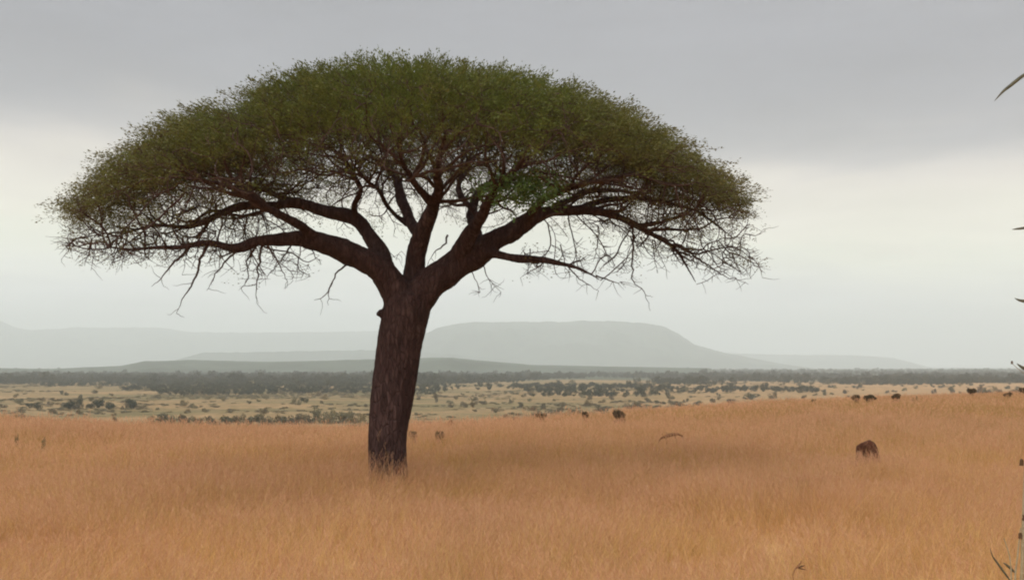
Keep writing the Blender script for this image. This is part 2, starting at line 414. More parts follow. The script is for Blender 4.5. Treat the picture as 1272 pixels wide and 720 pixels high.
# ------------------------------------------------------------------ dry grass
def tuft(nm, seed, nb, spread, w0, heads, h0=.66, segs=3):
    r = np.random.default_rng(seed)
    Vs, Fs, base, mi = [], [], 0, []
    for b in range(nb):
        rr = spread * math.sqrt(r.random()); th = r.random() * 6.283
        x, y = rr * math.cos(th), rr * math.sin(th)
        h = h0 * r.uniform(.55, 1.2); dirn = r.random() * 6.283
        lean = h * r.uniform(.1, .65); lx, ly = math.cos(dirn) * lean + .08 * h, math.sin(dirn) * lean
        tw = r.random() * 3.14; wx, wy = math.cos(tw), math.sin(tw)
        w = w0 * r.uniform(.7, 1.3); ks = []
        for s in range(segs + 1):
            q = s / segs; c = q ** 1.8
            px_, py_, pz_ = x + lx * c, y + ly * c, h * (q - .22 * q * q * (lean / h))
            ww = w * (1 - q) ** .6 + .0006
            Vs += [(px_ - wx * ww, py_ - wy * ww, pz_), (px_ + wx * ww, py_ + wy * ww, pz_)]
        for s in range(segs):
            k = base + 2 * s; Fs.append((k, k + 1, k + 3, k + 2)); mi.append(0)
        tip = Vs[-1]; base += 2 * (segs + 1)
        if r.random() < heads:      # loose panicle
            dx, dy = lx / h * .35, ly / h * .35
            L_ = r.uniform(.10, .20)
            for s in range(5):
                q = s / 5; a = r.random() * 6.283; sp = L_ * .32 * (1 - q * .6)
                bx, by, bz = tip[0] + dx * L_ * q, tip[1] + dy * L_ * q, tip[2] - .03 + L_ * q * .9
                ex, ey, ez = bx + math.cos(a) * sp, by + math.sin(a) * sp, bz + L_ * .3
                Vs += [(bx, by, bz), (bx + w * 1.2, by, bz), (ex + w * 1.2, ey + w, ez), (ex, ey, ez)]
                Fs.append((base, base + 1, base + 2, base + 3)); mi.append(1); base += 4
    me = mesh_np(nm, np.array(Vs), np.array(Fs), False)
    me.materials.append(M['grass']); me.materials.append(M['seed'])
    me.polygons.foreach_set('material_index', np.array(mi, np.int32)); me.update()
    return me
def grass_field(name, y0, y1, dens, variants, sc0, margin=4.0, thin=None):
    half = .50
    n = int((y1 * y1 - y0 * y0) * half * dens + 2 * margin * (y1 - y0) * dens)
    y = np.sqrt(rng.random(n) * (y1 * y1 - y0 * y0) + y0 * y0)
    x = (rng.random(n) * 2 - 1) * (y * half + margin)
    keep = np.ones(n, bool)
    keep &= rng.random(n) < (.72 + .9 * vn(x, y, 2.6, 6) + .5 * vn(x, y, .9, 8))
    # thinner round the trunk foot
    x, y = x[keep], y[keep]; n = len(x)
    z = ground_z(x, y) - .02
    hvar = 1 + .42 * vn(x, y, 5.5, 4) + .50 * vn(x, y, 1.6, 5)
    hvar = hvar * (1 + .45 * np.exp(-((x + 2.85) ** 2 + ((y - 26.9) * .8) ** 2) / 1.2))
    s = sc0 * rng.uniform(.75, 1.2, n)
    scl = np.stack([s, s, s * hvar], -1)
    wind = -.06 + .75 * vn(x, y, 4.5, 7) + .35 * vn(x, y, 1.7, 9)
    rot = np.stack([rng.normal(0, .07, n), wind + rng.normal(0, .07, n), rng.random(n) * 6.283], -1)
    # keep the lean roughly common: lean first, spin limited
    rot[:, 2] = rng.normal(0, .6, n)
    return np.stack([x, y, z], -1), rot, scl, rng.integers(0, len(variants), n)
near_v = [tuft('grass_tuft', 100 + i, 52, .20, .0021, .5) for i in range(7)]
mid_v = [tuft('grass_tuft', 200 + i, 50, .34, .0038, .4) for i in range(6)]
far_v = [tuft('grass_tuft', 300 + i, 60, .95, .012, .12, .62, 2) for i in range(6)]
stem_v = [tuft('seed_stem', 400 + i, 5, .22, .0022, 1.0, 1.0, 5) for i in range(6)]
p, ro, s, ix = grass_field('seed_stems', 9, 48, 1.7, stem_v, 1.0)
tag(scatter('seed_stems', p, ro, s, ix, stem_v), 'sparse taller seed stems standing above the dry grass', 'grass')
for nm, y0, y1, dens, vv, s0 in (('dry_grass', 8.5, 30, 15, near_v, 1.0), ('dry_grass', 30, 62, 7.5, mid_v, 1.0), ('dry_grass', 62, 215, 1.3, far_v, 1.0)):
    p, ro, s, ix = grass_field(nm, y0, y1, dens, vv, s0)
    if y0 > 60:
        k = p[:, 2] > -9; p, ro, s, ix = p[k], ro[k], s[k], ix[k]
    g = scatter(nm, p, ro, s, ix, vv)
    tag(g, {8.5: 'tall tawny dry grass in the near foreground', 30: 'dry orange grass around and behind the acacia', 62: 'far strip of dry orange grass up to the crest'}[y0], 'grass')
print('grass', time.time() - T0)

# ------------------------------------------------------------------ tubes
def tube(pts, rads, sides, Vs, Fs, base, cap=True):
    pts = np.asarray(pts, float); n = len(pts)
    tg = np.gradient(pts, axis=0); tg /= np.linalg.norm(tg, axis=1)[:, None] + 1e-9
    up = np.array([0, 0, 1.]) if abs(tg[0][2]) < .9 else np.array([1., 0, 0])
    a = np.cross(tg[0], up); a /= np.linalg.norm(a)
    an = np.linspace(0, 2 * math.pi, sides, endpoint=False); ca, sa = np.cos(an), np.sin(an)
    for i in range(n):
        a = a - tg[i] * a.dot(tg[i]); a /= np.linalg.norm(a) + 1e-9
        b = np.cross(tg[i], a)
        Vs.append(pts[i] + rads[i] * (ca[:, None] * a + sa[:, None] * b))
    k = np.arange(sides); k2 = (k + 1) % sides
    for i in range(n - 1):
        o = base + i * sides
        Fs.append(np.stack([o + k, o + k2, o + sides + k2, o + sides + k], -1))
    return base + n * sides
def smooth_path(P, per=.12):
    """Catmull-Rom through P rows (x,y,z,r)"""
    P = np.asarray(P, float); out_ = []
    Q = np.vstack([2 * P[0] - P[1], P, 2 * P[-1] - P[-2]])
    for i in range(1, len(Q) - 2):
        p0, p1, p2, p3 = Q[i - 1:i + 3]; m = max(2, int(np.linalg.norm(p2[:3] - p1[:3]) / per))
        for s in range(m):
            t = s / m
            out_.append(.5 * ((2 * p1) + (p2 - p0) * t + (2 * p0 - 5 * p1 + 4 * p2 - p3) * t * t + (3 * p1 - p0 - 3 * p2 + p3) * t ** 3))
    out_.append(P[-1]); return np.array(out_)

# ------------------------------------------------------------------ the umbrella acacia
rng = np.random.default_rng(2024)
TD = 28.0                                  # its distance
SP = TD / FPX                              # metres per photo pixel at the trunk
def limb_pts(rows):
    o = []
    for px, py, w, dy in rows:
        p = pix(px, py, TD + dy); o.append((*p, w * SP / 2 * (TD + dy) / TD))
    return smooth_path(o)
LIMBS = {
 'trunk': [(479, 648, 112, 0), (480, 630, 82, 0), (481, 608, 62, 0), (482, 590, 52, 0), (481, 540, 50, 0), (488, 480, 55, 0), (495, 430, 56, 0), (502, 400, 60, 0), (507, 380, 60, 0), (510, 365, 50, 0)],
 'L1': [(500, 384, 40, 0), (486, 352, 37, -.1), (462, 326, 33, -.2), (432, 312, 29, -.35), (400, 300, 26, -.5), (362, 295, 20, -.7), (325, 298, 15, -.9), (295, 306, 12, -1.0), (262, 303, 9, -1.1), (225, 308, 7, -1.2), (180, 310, 4.5, -1.3), (130, 308, 3, -1.3)],
 'L2': [(484, 345, 25, .1), (470, 312, 22, .3), (456, 290, 20, .5), (441, 274, 18, .7), (408, 263, 17, .9), (373, 255, 15, 1.1), (338, 256, 12, 1.2), (306, 256, 11, 1.2), (272, 267, 9, 1.2), (238, 280, 7, 1.1), (195, 282, 5, 1.0), (150, 288, 3.5, .9), (110, 292, 2.5, .8)],
 'L3': [(442, 276, 11, .7), (441, 255, 8, .3), (447, 238, 7, -.3), (440, 215, 6, -1.1), (425, 195, 4, -1.9), (405, 180, 3, -2.6)],
 'L4': [(400, 300, 14, -.5), (372, 280, 12, -1.1), (335, 262, 10, -1.9), (300, 240, 8, -2.5), (260, 225, 6, -2.9), (225, 220, 4, -3.1)],
 'L5': [(373, 255, 9, 1.1), (350, 244, 8, 1.8), (320, 235, 7, 2.6), (285, 232, 5, 3.3), (250, 238, 3.5, 3.8)],
 'C1': [(508, 378, 36, .1), (513, 345, 26, .2), (521, 308, 25, .1), (526, 285, 22, -.1), (538, 262, 17, -.5), (545, 238, 14, -1.1), (543, 212, 11, -1.9), (548, 188, 8, -2.7), (555, 165, 5, -3.3)],
 'C2': [(524, 293, 18, .0), (511, 277, 14, .5), (503, 256, 14, 1.0), (495, 235, 12, 1.5), (488, 215, 9, 2.1), (470, 200, 6, 2.9), (455, 195, 4, 3.6)],
 'C3': [(507, 279, 8, .6), (492, 268, 7, .5), (482, 256, 6, .2), (472, 240, 6, -.3), (455, 222, 5, -1.2), (440, 205, 3.5, -2.0)],
 'C4': [(540, 258, 11, -.6), (525, 240, 10, -1.3), (510, 218, 8, -2.2), (500, 195, 6, -3.0), (492, 172, 4, -3.6)],
 'R1': [(512, 384, 44, 0), (535, 352, 42, 0), (565, 329, 38, .0), (597, 310, 34, .1), (627, 293, 25, .15), (652, 276, 21, .2), (680, 263, 16, .3), (716, 260, 13, .35), (754, 265, 11, .3), (785, 276, 9, .2), (815, 292, 7, .1), (842, 313, 5, 0), (858, 336, 3, 0), (864, 350, 1.6, 0)],
 'R2': [(600, 312, 18, .0), (622, 317, 12, -.3), (650, 321, 10, -.6), (680, 323, 8, -.9), (712, 328, 5.5, -1.1), (735, 340, 3.5, -1.2), (745, 349, 2, -1.2)],
 'R3': [(560, 332, 26, .0), (578, 300, 21, -.3), (592, 277, 17, -.7), (604, 252, 13, -1.4), (618, 230, 10, -2.2), (640, 208, 7, -2.9), (662, 188, 4.5, -3.4)],
 'R4': [(590, 312, 24, .2), (592, 292, 15, .7), (586, 268, 13, 1.3), (592, 248, 10, 2.0), (610, 230, 8, 2.8), (632, 222, 5, 3.5)],
 'R5': [(652, 276, 13, .2), (668, 256, 11, -.5), (695, 240, 9, -1.3), (735, 225, 7, -2.1), (775, 218, 5, -2.6), (810, 215, 3.5, -2.8)],
 'R6': [(716, 260, 9, .35), (750, 250, 8, .9), (790, 246, 7, 1.3), (835, 252, 5.5, 1.4), (875, 268, 4, 1.2), (905, 288, 2.5, 1.0)],
 'R7': [(680, 263, 9, .3), (705, 247, 8, 1.2), (735, 238, 7, 2.1), (775, 236, 5, 2.8), (810, 240, 3.5, 3.2)],
 'R8': [(596, 270, 9, -.9), (575, 245, 8, -.4), (570, 225, 7, .3), (578, 205, 5, 1.2), (590, 195, 4, 2.2)],
}
limb_path = {}
tb_V, tb_F, base = [], [], 0
for i, (k, rows) in enumerate(LIMBS.items()):
    P = limb_pts(rows)
    if k != 'trunk':       # natural crookedness
        for q in range(3, len(P)):
            nz = noise.noise_vector(Vector(P[q][:3]) * 1.3 + Vector((i * 3.1, 0, 0)))
            P[q, :3] += np.array(nz) * .09 * min(1, q / 12)
    limb_path[k] = P
    base = tube(P[:, :3], np.maximum(P[:, 3], .012), 14, tb_V, tb_F, base)
    # round caps
kx = pix(473, 391, TD - .05)      # broken stub on the left of the fork
base = tube(smooth_path([(*pix(492, 398, TD), .17), (*pix(478, 391, TD - .1), .12), (*pix(470, 388, TD - .14), .10), (*pix(468.5, 387, TD - .15), .05)]) [:, :3], [.17] * 0 or np.interp(np.linspace(0, 1, len(smooth_path([(*pix(492, 398, TD), .17), (*pix(478, 391, TD - .1), .12), (*pix(470, 388, TD - .14), .10), (*pix(468.5, 387, TD - .15), .05)]))), [0, .5, .85, 1], [.17, .11, .10, .05]), 12, tb_V, tb_F, base)
# close tube ends so that the voxel remesh sees solids
VV = np.vstack(tb_V); FF = np.vstack(tb_F)
capf = {14: [], 12: []}
off = 0
for k in list(LIMBS) :
    n = len(limb_path[k]); capf[14].append([off + q for q in range(14)][::-1]); capf[14].append([off + (n - 1) * 14 + q for q in range(14)]); off += n * 14
n = (len(VV) - off) // 12
capf[12] += [[off + q for q in range(12)][::-1], [off + (n - 1) * 12 + q for q in range(12)]]
raw = mesh_np('raw', VV, [FF, np.array(capf[14]), np.array(capf[12])], False)
ro = bpy.data.objects.new('raw', raw); col.objects.link(ro)
md = ro.modifiers.new('r', 'REMESH'); md.mode = 'VOXEL'; md.voxel_size = .026; md.use_smooth_shade = True
ms_ = ro.modifiers.new('s', 'SMOOTH'); ms_.factor = .5; ms_.iterations = 5
dg = bpy.context.evaluated_depsgraph_get()
ev = bpy.data.meshes.new_from_object(ro.evaluated_get(dg))
bpy.data.objects.remove(ro)
nv = len(ev.vertices); co = np.empty(nv * 3, np.float32); ev.vertices.foreach_get('co', co); co = co.reshape(-1, 3)
no = np.empty(nv * 3, np.float32); ev.vertices.foreach_get('normal', no); no = no.reshape(-1, 3)
print('trunk verts', nv, time.time() - T0)
# which limb does each vertex belong to
names = list(LIMBS); kd = kdtree.KDTree(sum(len(p) for p in limb_path.values())); own = []; rl = []
for i, k in enumerate(names):
    for q in limb_path[k]: kd.insert(q[:3], len(own)); own.append(i); rl.append(q[3])
kd.balance(); own = np.array(own); rl = np.array(rl)
near_i = np.array([kd.find(c)[1] for c in co])
vown = own[near_i]; vr_ = rl[near_i]
# bark: long fissured ridges on the thick wood, swelling and flutes on the trunk
disp = np.empty(nv)
for i in range(nv):
    c = co[i]; r_ = vr_[i]
    k = min(1, r_ / .30)
    v = Vector((c[0] * 9, c[1] * 9, c[2] * 1.7))
    w = noise.noise(v) * .6 + noise.noise(v * 2.3) * .4
    lump = noise.noise(Vector((c[0] * 1.6, c[1] * 1.6, c[2] * .9)))
    fl = noise.noise(Vector((c[0] * 3.6, c[1] * 3.6, c[2] * .35)))
    disp[i] = k * (.030 * -abs(w) * 2 + .045 * lump + .05 * fl) + .004 * w
co = co + no * disp[:, None]
ev.vertices.foreach_set('co', co.astype(np.float32).ravel()); ev.update()
acacia = tag(link('acacia_tree', None, loc=tuple(pix(480, 455, TD) * [1, 1, 0])),
             'large umbrella thorn acacia with a wide flat-domed green crown standing in dry grass', 'tree')
OFF = np.array(acacia.location)
nf = len(ev.polygons); fv = np.empty(nf * 4, np.int32)
quads = [tuple(p.vertices) for p in ev.polygons]
fown = np.array([np.bincount([vown[x] for x in q]).argmax() for q in quads])
limb_obj = {}
for i, k in enumerate(names):
    sel = [q for q, w in zip(quads, fown) if w == i]
    if not sel: continue
    used = sorted({x for q in sel for x in q}); mp_ = {u: j for j, u in enumerate(used)}
    f4 = [[mp_[x] for x in q] for q in sel if len(q) == 4]; f3 = [[mp_[x] for x in q] for q in sel if len(q) == 3]
    me = mesh_np(k, co[used] - OFF, [np.array(f4)] + ([np.array(f3)] if f3 else []), True, M['bark'])
    me.normals_split_custom_set_from_vertices([tuple(no[u]) for u in used]) if False else None
    limb_obj[i] = link('trunk' if k == 'trunk' else 'limb', me, parent=acacia)
print('trunk', time.time() - T0)

# crown envelope -----------------------------------------------------------------
top_x = [60, 70, 90, 130, 190, 250, 320, 400, 480, 560, 640, 700, 760, 820, 860, 900, 935, 948, 960]
top_y = [314, 304, 282, 238, 194, 153, 131, 87, 74, 76, 89, 104, 139, 176, 206, 229, 256, 287, 315]
rim_x = [60, 90, 150, 250, 350, 500, 650, 750, 850, 900, 960]
rim_y = [300, 292, 276, 250, 231, 222, 222, 230, 254, 274, 304]
XC, XH = 511.0, 408.0
def env(px, v):
    """top height and local rim height for photo column px and depth fraction v"""
    u = (px - XC) / XH
    corr = 1 - .085 * np.clip(1 - np.abs(u) ** 3, 0, 1)
    zt = CAMZ + (HY - np.interp(px, top_x, top_y)) * SP * corr
    zr = CAMZ + (HY - np.interp(px, rim_x, rim_y)) * SP
    return zr + (zt - zr) * np.sqrt(np.clip(1 - v * v, 0, 1)), zr
def hdepth(px):
    u = np.clip(np.abs((px - XC) / XH), 0, 1); return 5.3 * np.sqrt(1 - u ** 2.3) + .35
def shell_points(n, thick):
    u = rng.uniform(-1, 1, n * 2); u = u[rng.random(n * 2) < np.sqrt(1 - np.abs(u) ** 2.4) * .9 + .1][:n]; n = len(u)
    px = XC + u * XH
    v = np.sin(rng.uniform(-math.pi / 2, math.pi / 2, n)) * .5 + .5 * rng.uniform(-1, 1, n)
    zt, zr = env(px, v)
    th = thick * (1 - .62 * np.abs(u) ** 1.3)
    z = zt - th * rng.random(n) ** 1.2 - .04 * rng.random(n) + .10 * vn(px * SP, v * 5, .8, 3)
    y = TD + v * hdepth(px)
    return np.stack([(px - CX) * SP, y, z], -1), px, v
# attractors for the branching
A1, _, _ = shell_points(4600, 1.25)
A2, px2, v2 = shell_points(3600, .3); A2[:, 2] -= rng.uniform(.9, 1.9, len(A2))
A2 = A2[A2[:, 2] > CAMZ + (HY - np.interp((A2[:, 0] / SP + CX), [80, 200, 330, 420, 600, 700, 800, 930], [330, 318, 285, 262, 255, 262, 290, 340])) * SP]
def skirt(n, x0, x1, yf, dmax):
    px = rng.uniform(x0, x1, n); ya, yb = yf(px); py = ya + (yb - ya) * rng.random(n); dy = rng.uniform(-dmax, dmax, n)
    Yd = TD + dy
    return np.stack([(px - CX) * Yd / FPX, Yd, CAMZ + (HY - py) * Yd / FPX], -1)
A3 = np.vstack([skirt(520, 78, 330, lambda p: (np.interp(p, [78, 330], [285, 268]), np.interp(p, [78, 150, 250, 330], [322, 326, 322, 310])), 2.2),
                skirt(380, 770, 943, lambda p: (np.interp(p, [770, 943], [262, 250]), np.interp(p, [770, 850, 943], [300, 335, 352])), 2.0),
                skirt(110, 640, 780, lambda p: (p * 0 + 305, p * 0 + 345), 1.2),
                skirt(60, 270, 400, lambda p: (p * 0 + 306, p * 0 + 352), 1.0)])
ATT = np.vstack([A1, A2, A3])
CTR0 = np.array([(507 - CX) * SP, TD, 6.0])
nodes = []; par = []; lid = []; rad0 = []
for i, k in enumerate(names):
    if k == 'trunk': continue
    P = limb_path[k]; st = int(len(P) * (.55 if k in ('L1', 'L2', 'R1', 'C1', 'R2') else .3))
    for q in range(st, len(P), 2): nodes.append(P[q, :3]); par.append(-1); lid.append(i); rad0.append(P[q, 3])
SECP = []
for i, k in enumerate(names):
    if k == 'trunk': continue
    P_ = limb_path[k]; cnt_ = 15 if k in ('L1', 'L2', 'R1') else 9
    for _ in range(cnt_):
        j = int(len(P_) * rng.uniform(.42, .95)); p0 = P_[j, :3].copy(); r0 = min(.05, P_[j, 3] * .62)
        ou = p0 - CTR0; ou[2] = 0; ou /= np.linalg.norm(ou) + 1e-6
        tgt = P_[min(j + 2, len(P_) - 1), :3] - P_[j - 1, :3]; tgt /= np.linalg.norm(tgt) + 1e-6
        d = tgt * .7 + ou * .6 + rng.normal(0, .55, 3) * [1, 1.3, .4] + [0, 0, .28]; d /= np.linalg.norm(d)
        pts = [p0]; L_ = rng.uniform(1.0, 2.8)
        for q in range(int(L_ / .16)):
            d = d + rng.normal(0, .17, 3) + [0, 0, .015]; d /= np.linalg.norm(d); nx = pts[-1] + d * .16
            vv_ = (nx[1] - TD) / hdepth(nx[0] / SP + CX); zt_, zr_ = env(nx[0] / SP + CX, np.clip(vv_, -1, 1))
            zl_ = CAMZ + (HY - np.interp(nx[0] / SP + CX, [80, 200, 330, 420, 600, 700, 800, 930], [312, 306, 300, 300, 318, 322, 318, 335])) * SP
            if abs(vv_) > 1 or nx[2] > zt_ - .35 or nx[2] < zl_: break
            pts.append(nx)
        if len(pts) < 4: continue
        rr_ = np.linspace(r0, max(.008, r0 * .3), len(pts)); SECP.append((i, np.array(pts), rr_))
        for q in range(2, len(pts)): nodes.append(pts[q]); par.append(-1); lid.append(i); rad0.append(rr_[q])
nodes = np.array(nodes); nroot = len(nodes); NPos = [n for n in nodes]
alive = np.ones(len(ATT), bool); STEP, KILL = .16, .21
near_id = np.full(len(ATT), -1); near_d = np.full(len(ATT), 1e9)
def upd(i0):
    N_ = np.array(NPos[i0:])
    for s in range(0, len(N_), 400):
        d = np.linalg.norm(ATT[:, None, :] - N_[None, s:s + 400], axis=2); j = d.argmin(1); dm = d[np.arange(len(ATT)), j]
        b = dm < near_d; near_d[b] = dm[b]; near_id[b] = i0 + s + j[b]
upd(0)
ndir = {}
for it in range(75):
    alive &= near_d > KILL
    ids = near_id[alive]; 
    if len(ids) < 20: break
    pos = ATT[alive]; i0 = len(NPos)
    order = np.argsort(ids); ids = ids[order]; pos = pos[order]
    uq, st = np.unique(ids, return_index=True)
    for a, s in zip(uq, np.append(st[1:], len(ids)) - 0 if False else st):
        e = st[np.searchsorted(st, s, 'right')] if np.searchsorted(st, s, 'right') < len(st) else len(ids)
        d = pos[s:e] - NPos[a]; d /= np.linalg.norm(d, axis=1)[:, None] + 1e-9; d = d.mean(0)
        o_ = NPos[a] - CTR0; o_ = np.array([o_[0], o_[1] * 1.2, .6]); o_ /= np.linalg.norm(o_) + 1e-6
        d += o_ * (.75 * min(1, max(0, near_d[alive][order][s:e].min() - .25) / .6)) + rng.normal(0, .30, 3) + .45 * ndir.get(int(a), 0)
        L_ = np.linalg.norm(d)
        if L_ < .05: continue
        d /= L_
        q = NPos[a] + d * STEP
        NPos.append(q); par.append(int(a)); lid.append(lid[a]); rad0.append(0); ndir[len(NPos) - 1] = d
    if len(NPos) == i0: break
    upd(i0)
NP = np.array(NPos); par = np.array(par); NN = len(NP)
print('colonised', NN, it, time.time() - T0)
kids = [[] for _ in range(NN)]
for i in range(nroot, NN): kids[par[i]].append(i)
tips = np.zeros(NN)
for i in range(NN - 1, -1, -1):
    if not kids[i]: tips[i] = 1
    if par[i] >= 0: tips[par[i]] += tips[i]
brad = .0086 * np.maximum(tips, 1) ** .46
for i in range(nroot): brad[i] = max(.006, min(rad0[i], .0086 * max(tips[i], 1) ** .46))
def chains_from(start, first):
    stack = [(start, first)]
    while stack:
        p, c = stack.pop(); ch = [p, c]
        while kids[c]:
            ks = sorted(kids[c], key=lambda q: -tips[q])
            for o_ in ks[1:]: stack.append((c, o_))
            c = ks[0]; ch.append(c)
        yield ch
for i, pts, rr_ in SECP:
    Vs, Fs = [], []; tube(pts, rr_, 7, Vs, Fs, 0)
    link('branch', mesh_np('branch', np.vstack(Vs) - OFF, np.vstack(Fs), True, M['twig']), parent=limb_obj[i])
small = [[], [], 0]
subs = []
for r_ in range(nroot):
    for c in kids[r_]: subs.append((tips[c], r_, c))
subs.sort(key=lambda s: -s[0])
for rank, (tp, r_, c) in enumerate(subs):
    big = tp >= 7 and rank < 180
    Vs, Fs, b = ([], [], 0) if big else small
    for ch in chains_from(r_, c):
        P = NP[ch].copy(); rd = brad[ch].copy(); rd[0] = min(rd[0], rd[1] * 1.25)
        if len(P) > 2: P[1:-1] = .5 * P[1:-1] + .25 * (P[:-2] + P[2:])
        rd[-1] = .0025
        b = tube(P, rd, 6 if rd[0] > .02 else (4 if rd[0] > .009 else 3), Vs, Fs, b)
    if big:
        link('branch', mesh_np('branch', np.vstack(Vs) - OFF, np.vstack(Fs), True, M['twig']), parent=limb_obj[lid[c]])
    else: small[2] = b
if small[0]:
    tag(link('twigs', mesh_np('twigs', np.vstack(small[0]) - OFF, np.vstack(small[1]), True, M['twig']), parent=acacia), kind='stuff')
print('branches', sum(1 for s in subs if s[0] >= 6), time.time() - T0)

# bare twiglets: crooked spurs all along the fine branches below the leaves
nkd = kdtree.KDTree(NN)
for i in range(NN): nkd.insert(NP[i], i)
nkd.balance()
ends = [i for i in range(nroot, NN) if tips[i] <= 4]
CTR = np.array([(XC - CX) * SP, TD, 7.0])
Vs, Fs, b = [], [], 0
for i in ends:
    if rng.random() > .85: continue
    p = NP[i]; o_ = p - CTR; o_[2] *= .3; o_ /= np.linalg.norm(o_) + 1e-6
    d = o_ * .8 + rng.normal(0, .55, 3); d[2] -= .05; d /= np.linalg.norm(d)
    Lg = rng.uniform(.12, .42); P = [p]
    for s in range(3):
        d = d + rng.normal(0, .22, 3); d /= np.linalg.norm(d); P.append(P[-1] + d * Lg / 3)
    b = tube(P, [.0058, .005, .004, .002], 3, Vs, Fs, b)
# traced dead twigs hanging below the crown
def hang(rows, w=3.0, kidsn=5):
    global b
    P = smooth_path([(*pix(px, py, TD + dy), 0) for px, py, dy in rows], .08)[:, :3]
    P[1:] += rng.normal(0, .012, (len(P) - 1, 3))
    rr = np.linspace(w * SP / 2, .004, len(P)); b = tube(P, rr, 5, Vs, Fs, b)
    for s in range(kidsn):
        j = rng.integers(len(P) // 3, len(P)); d = np.array([rng.normal(0, 1), rng.normal(0, .6), -.5 + rng.normal(0, .4)]); d /= np.linalg.norm(d)
        Q = [P[j]]; Lg = rng.uniform(.15, .45)
        for q in range(4):
            d = d + rng.normal(0, .3, 3); d /= np.linalg.norm(d); Q.append(Q[-1] + d * Lg / 4)
        b = tube(Q, [.007, .006, .005, .004, .002], 3, Vs, Fs, b)
hang([(258, 304, -1.1), (246, 330, -1.2), (240, 352, -1.2), (229, 368, -1.2), (219, 388, -1.2)], 4.5, 5)
hang([(235, 308, -1.1), (215, 328, -1.2), (203, 342, -1.2), (189, 356, -1.2)], 4, 3)
hang([(300, 306, -1), (285, 320, -1.1), (268, 340, -1.1), (256, 362, -1.1)], 3.5, 4)
hang([(325, 300, -.9), (322, 325, -1), (320, 348, -1), (318, 376, -1)], 3.5, 9)
hang([(318, 305, -.9), (306, 325, -.8), (309, 345, -.8), (300, 358, -.8)], 3, 6)
hang([(332, 303, -.9), (345, 325, -.9), (352, 340, -.9), (358, 354, -.9)], 3, 8)
hang([(365, 297, -.7), (352, 320, -.5), (340, 335, -.4), (331, 342, -.4)], 2.5, 8)
hang([(380, 300, -.6), (392, 318, -.6), (398, 325, -.6)], 2.2, 6)
hang([(434, 326, -.35), (424, 334, -.5), (415, 345, -.5), (409, 360, -.5), (407, 380, -.5)], 3, 1)
hang([(413, 350, -.5), (407, 362, -.5), (398, 371, -.5), (390, 372, -.5)], 2, 1)
hang([(784, 276, .2), (787, 300, .1), (785, 330, .1), (787, 350, 0), (800, 362, 0), (808, 386, 0)], 3.2, 9)
hang([(740, 342, -1.2), (752, 346, -1.2), (765, 352, -1.2), (770, 350, -1.2)], 2.2, 8)
hang([(700, 326, -1), (712, 338, -1), (728, 352, -1), (744, 360, -1)], 2.2, 6)
hang([(815, 292, .1), (850, 308, .3), (880, 330, .4), (915, 345, .5)], 3.2, 10)
hang([(842, 313, 0), (870, 322, -.4), (895, 340, -.5), (930, 352, -.5)], 2.5, 9)
hang([(600, 328, -.1), (604, 342, -.2), (612, 352, -.2), (622, 362, -.2)], 1.6, 9)
hang([(585, 336, -.1), (592, 350, -.2), (596, 362, -.2)], 1.5, 5)
hang([(475, 300, .5), (482, 310, .8), (490, 318, .8), (498, 312, .8)], 1.5, 10)
hang([(556, 292, .6), (551, 305, .5), (540, 312, .5), (533, 325, .5)], 3, 3)
for _ in range(26):
    side = rng.random() < .55
    x0 = rng.uniform(90, 380) if side else rng.uniform(650, 930)
    y0 = np.interp(x0, [90, 250, 380, 650, 780, 930], [305, 308, 306, 318, 300, 325]); dy = rng.uniform(-1.4, 1.4)
    ln = rng.uniform(10, 34); sx = rng.normal(-8 if side else 10, 8)
    hang([(x0, y0 - 8, dy), (x0 + sx * .5, y0 + ln * .5, dy), (x0 + sx, y0 + ln, dy)], 1.8, 5)
tag(link('bare_twigs', mesh_np('bare_twigs', np.vstack(Vs) - OFF, np.vstack(Fs), True, M['twig']), parent=acacia), kind='stuff')

# leaves: feathery sprays of tiny leaflets on short shoots ---------------------------
def sprays(P, D, Ls, nl, size, dry, sc=.32):
    """P origins, D unit directions, Ls lengths; nl leaflets each -> quads"""
    n = len(P); t = rng.random((n, nl)) ** .8
    org = P[:, None] + D[:, None] * (Ls[:, None] * t)[..., None] + rng.normal(0, 1, (n, nl, 3)) * (.034 + .05 * (1 - t))[..., None]
    ld = D[:, None] * .9 + rng.normal(0, sc, (n, nl, 3)); ld[..., 2] += .08; ld /= np.linalg.norm(ld, axis=2)[..., None]
    sd_ = np.cross(ld, rng.normal(0, 1, (n, nl, 3)) * np.array([.5, .5, 1])); sd_ /= np.linalg.norm(sd_, axis=2)[..., None] + 1e-6
    ln = size * rng.uniform(.6, 1.4, (n, nl)); w = ln * rng.uniform(.15, .27, (n, nl))
    a = org; c = org + ld * ln[..., None]; m = org + ld * (ln * .5)[..., None]
    q = np.stack([a, m + sd_ * w[..., None], c, m - sd_ * w[..., None]], 2).reshape(-1, 3)
    dr = np.repeat(np.repeat(dry, nl), 4)
    return q, dr
def out_dir(P, px):
    u = (px - XC) / XH
    d = np.stack([np.sign(u) * np.abs(u) ** .6 * 1.5, (P[:, 1] - TD) / 5.3 * .8, .55 * (1 - np.abs(u)) - .22 * np.abs(u)], -1)
    d += rng.normal(0, .30, d.shape) * np.array([1, 1, .6]); return d / np.linalg.norm(d, axis=1)[:, None]
NS = 21000
P, px, v = shell_points(NS, 1.22)
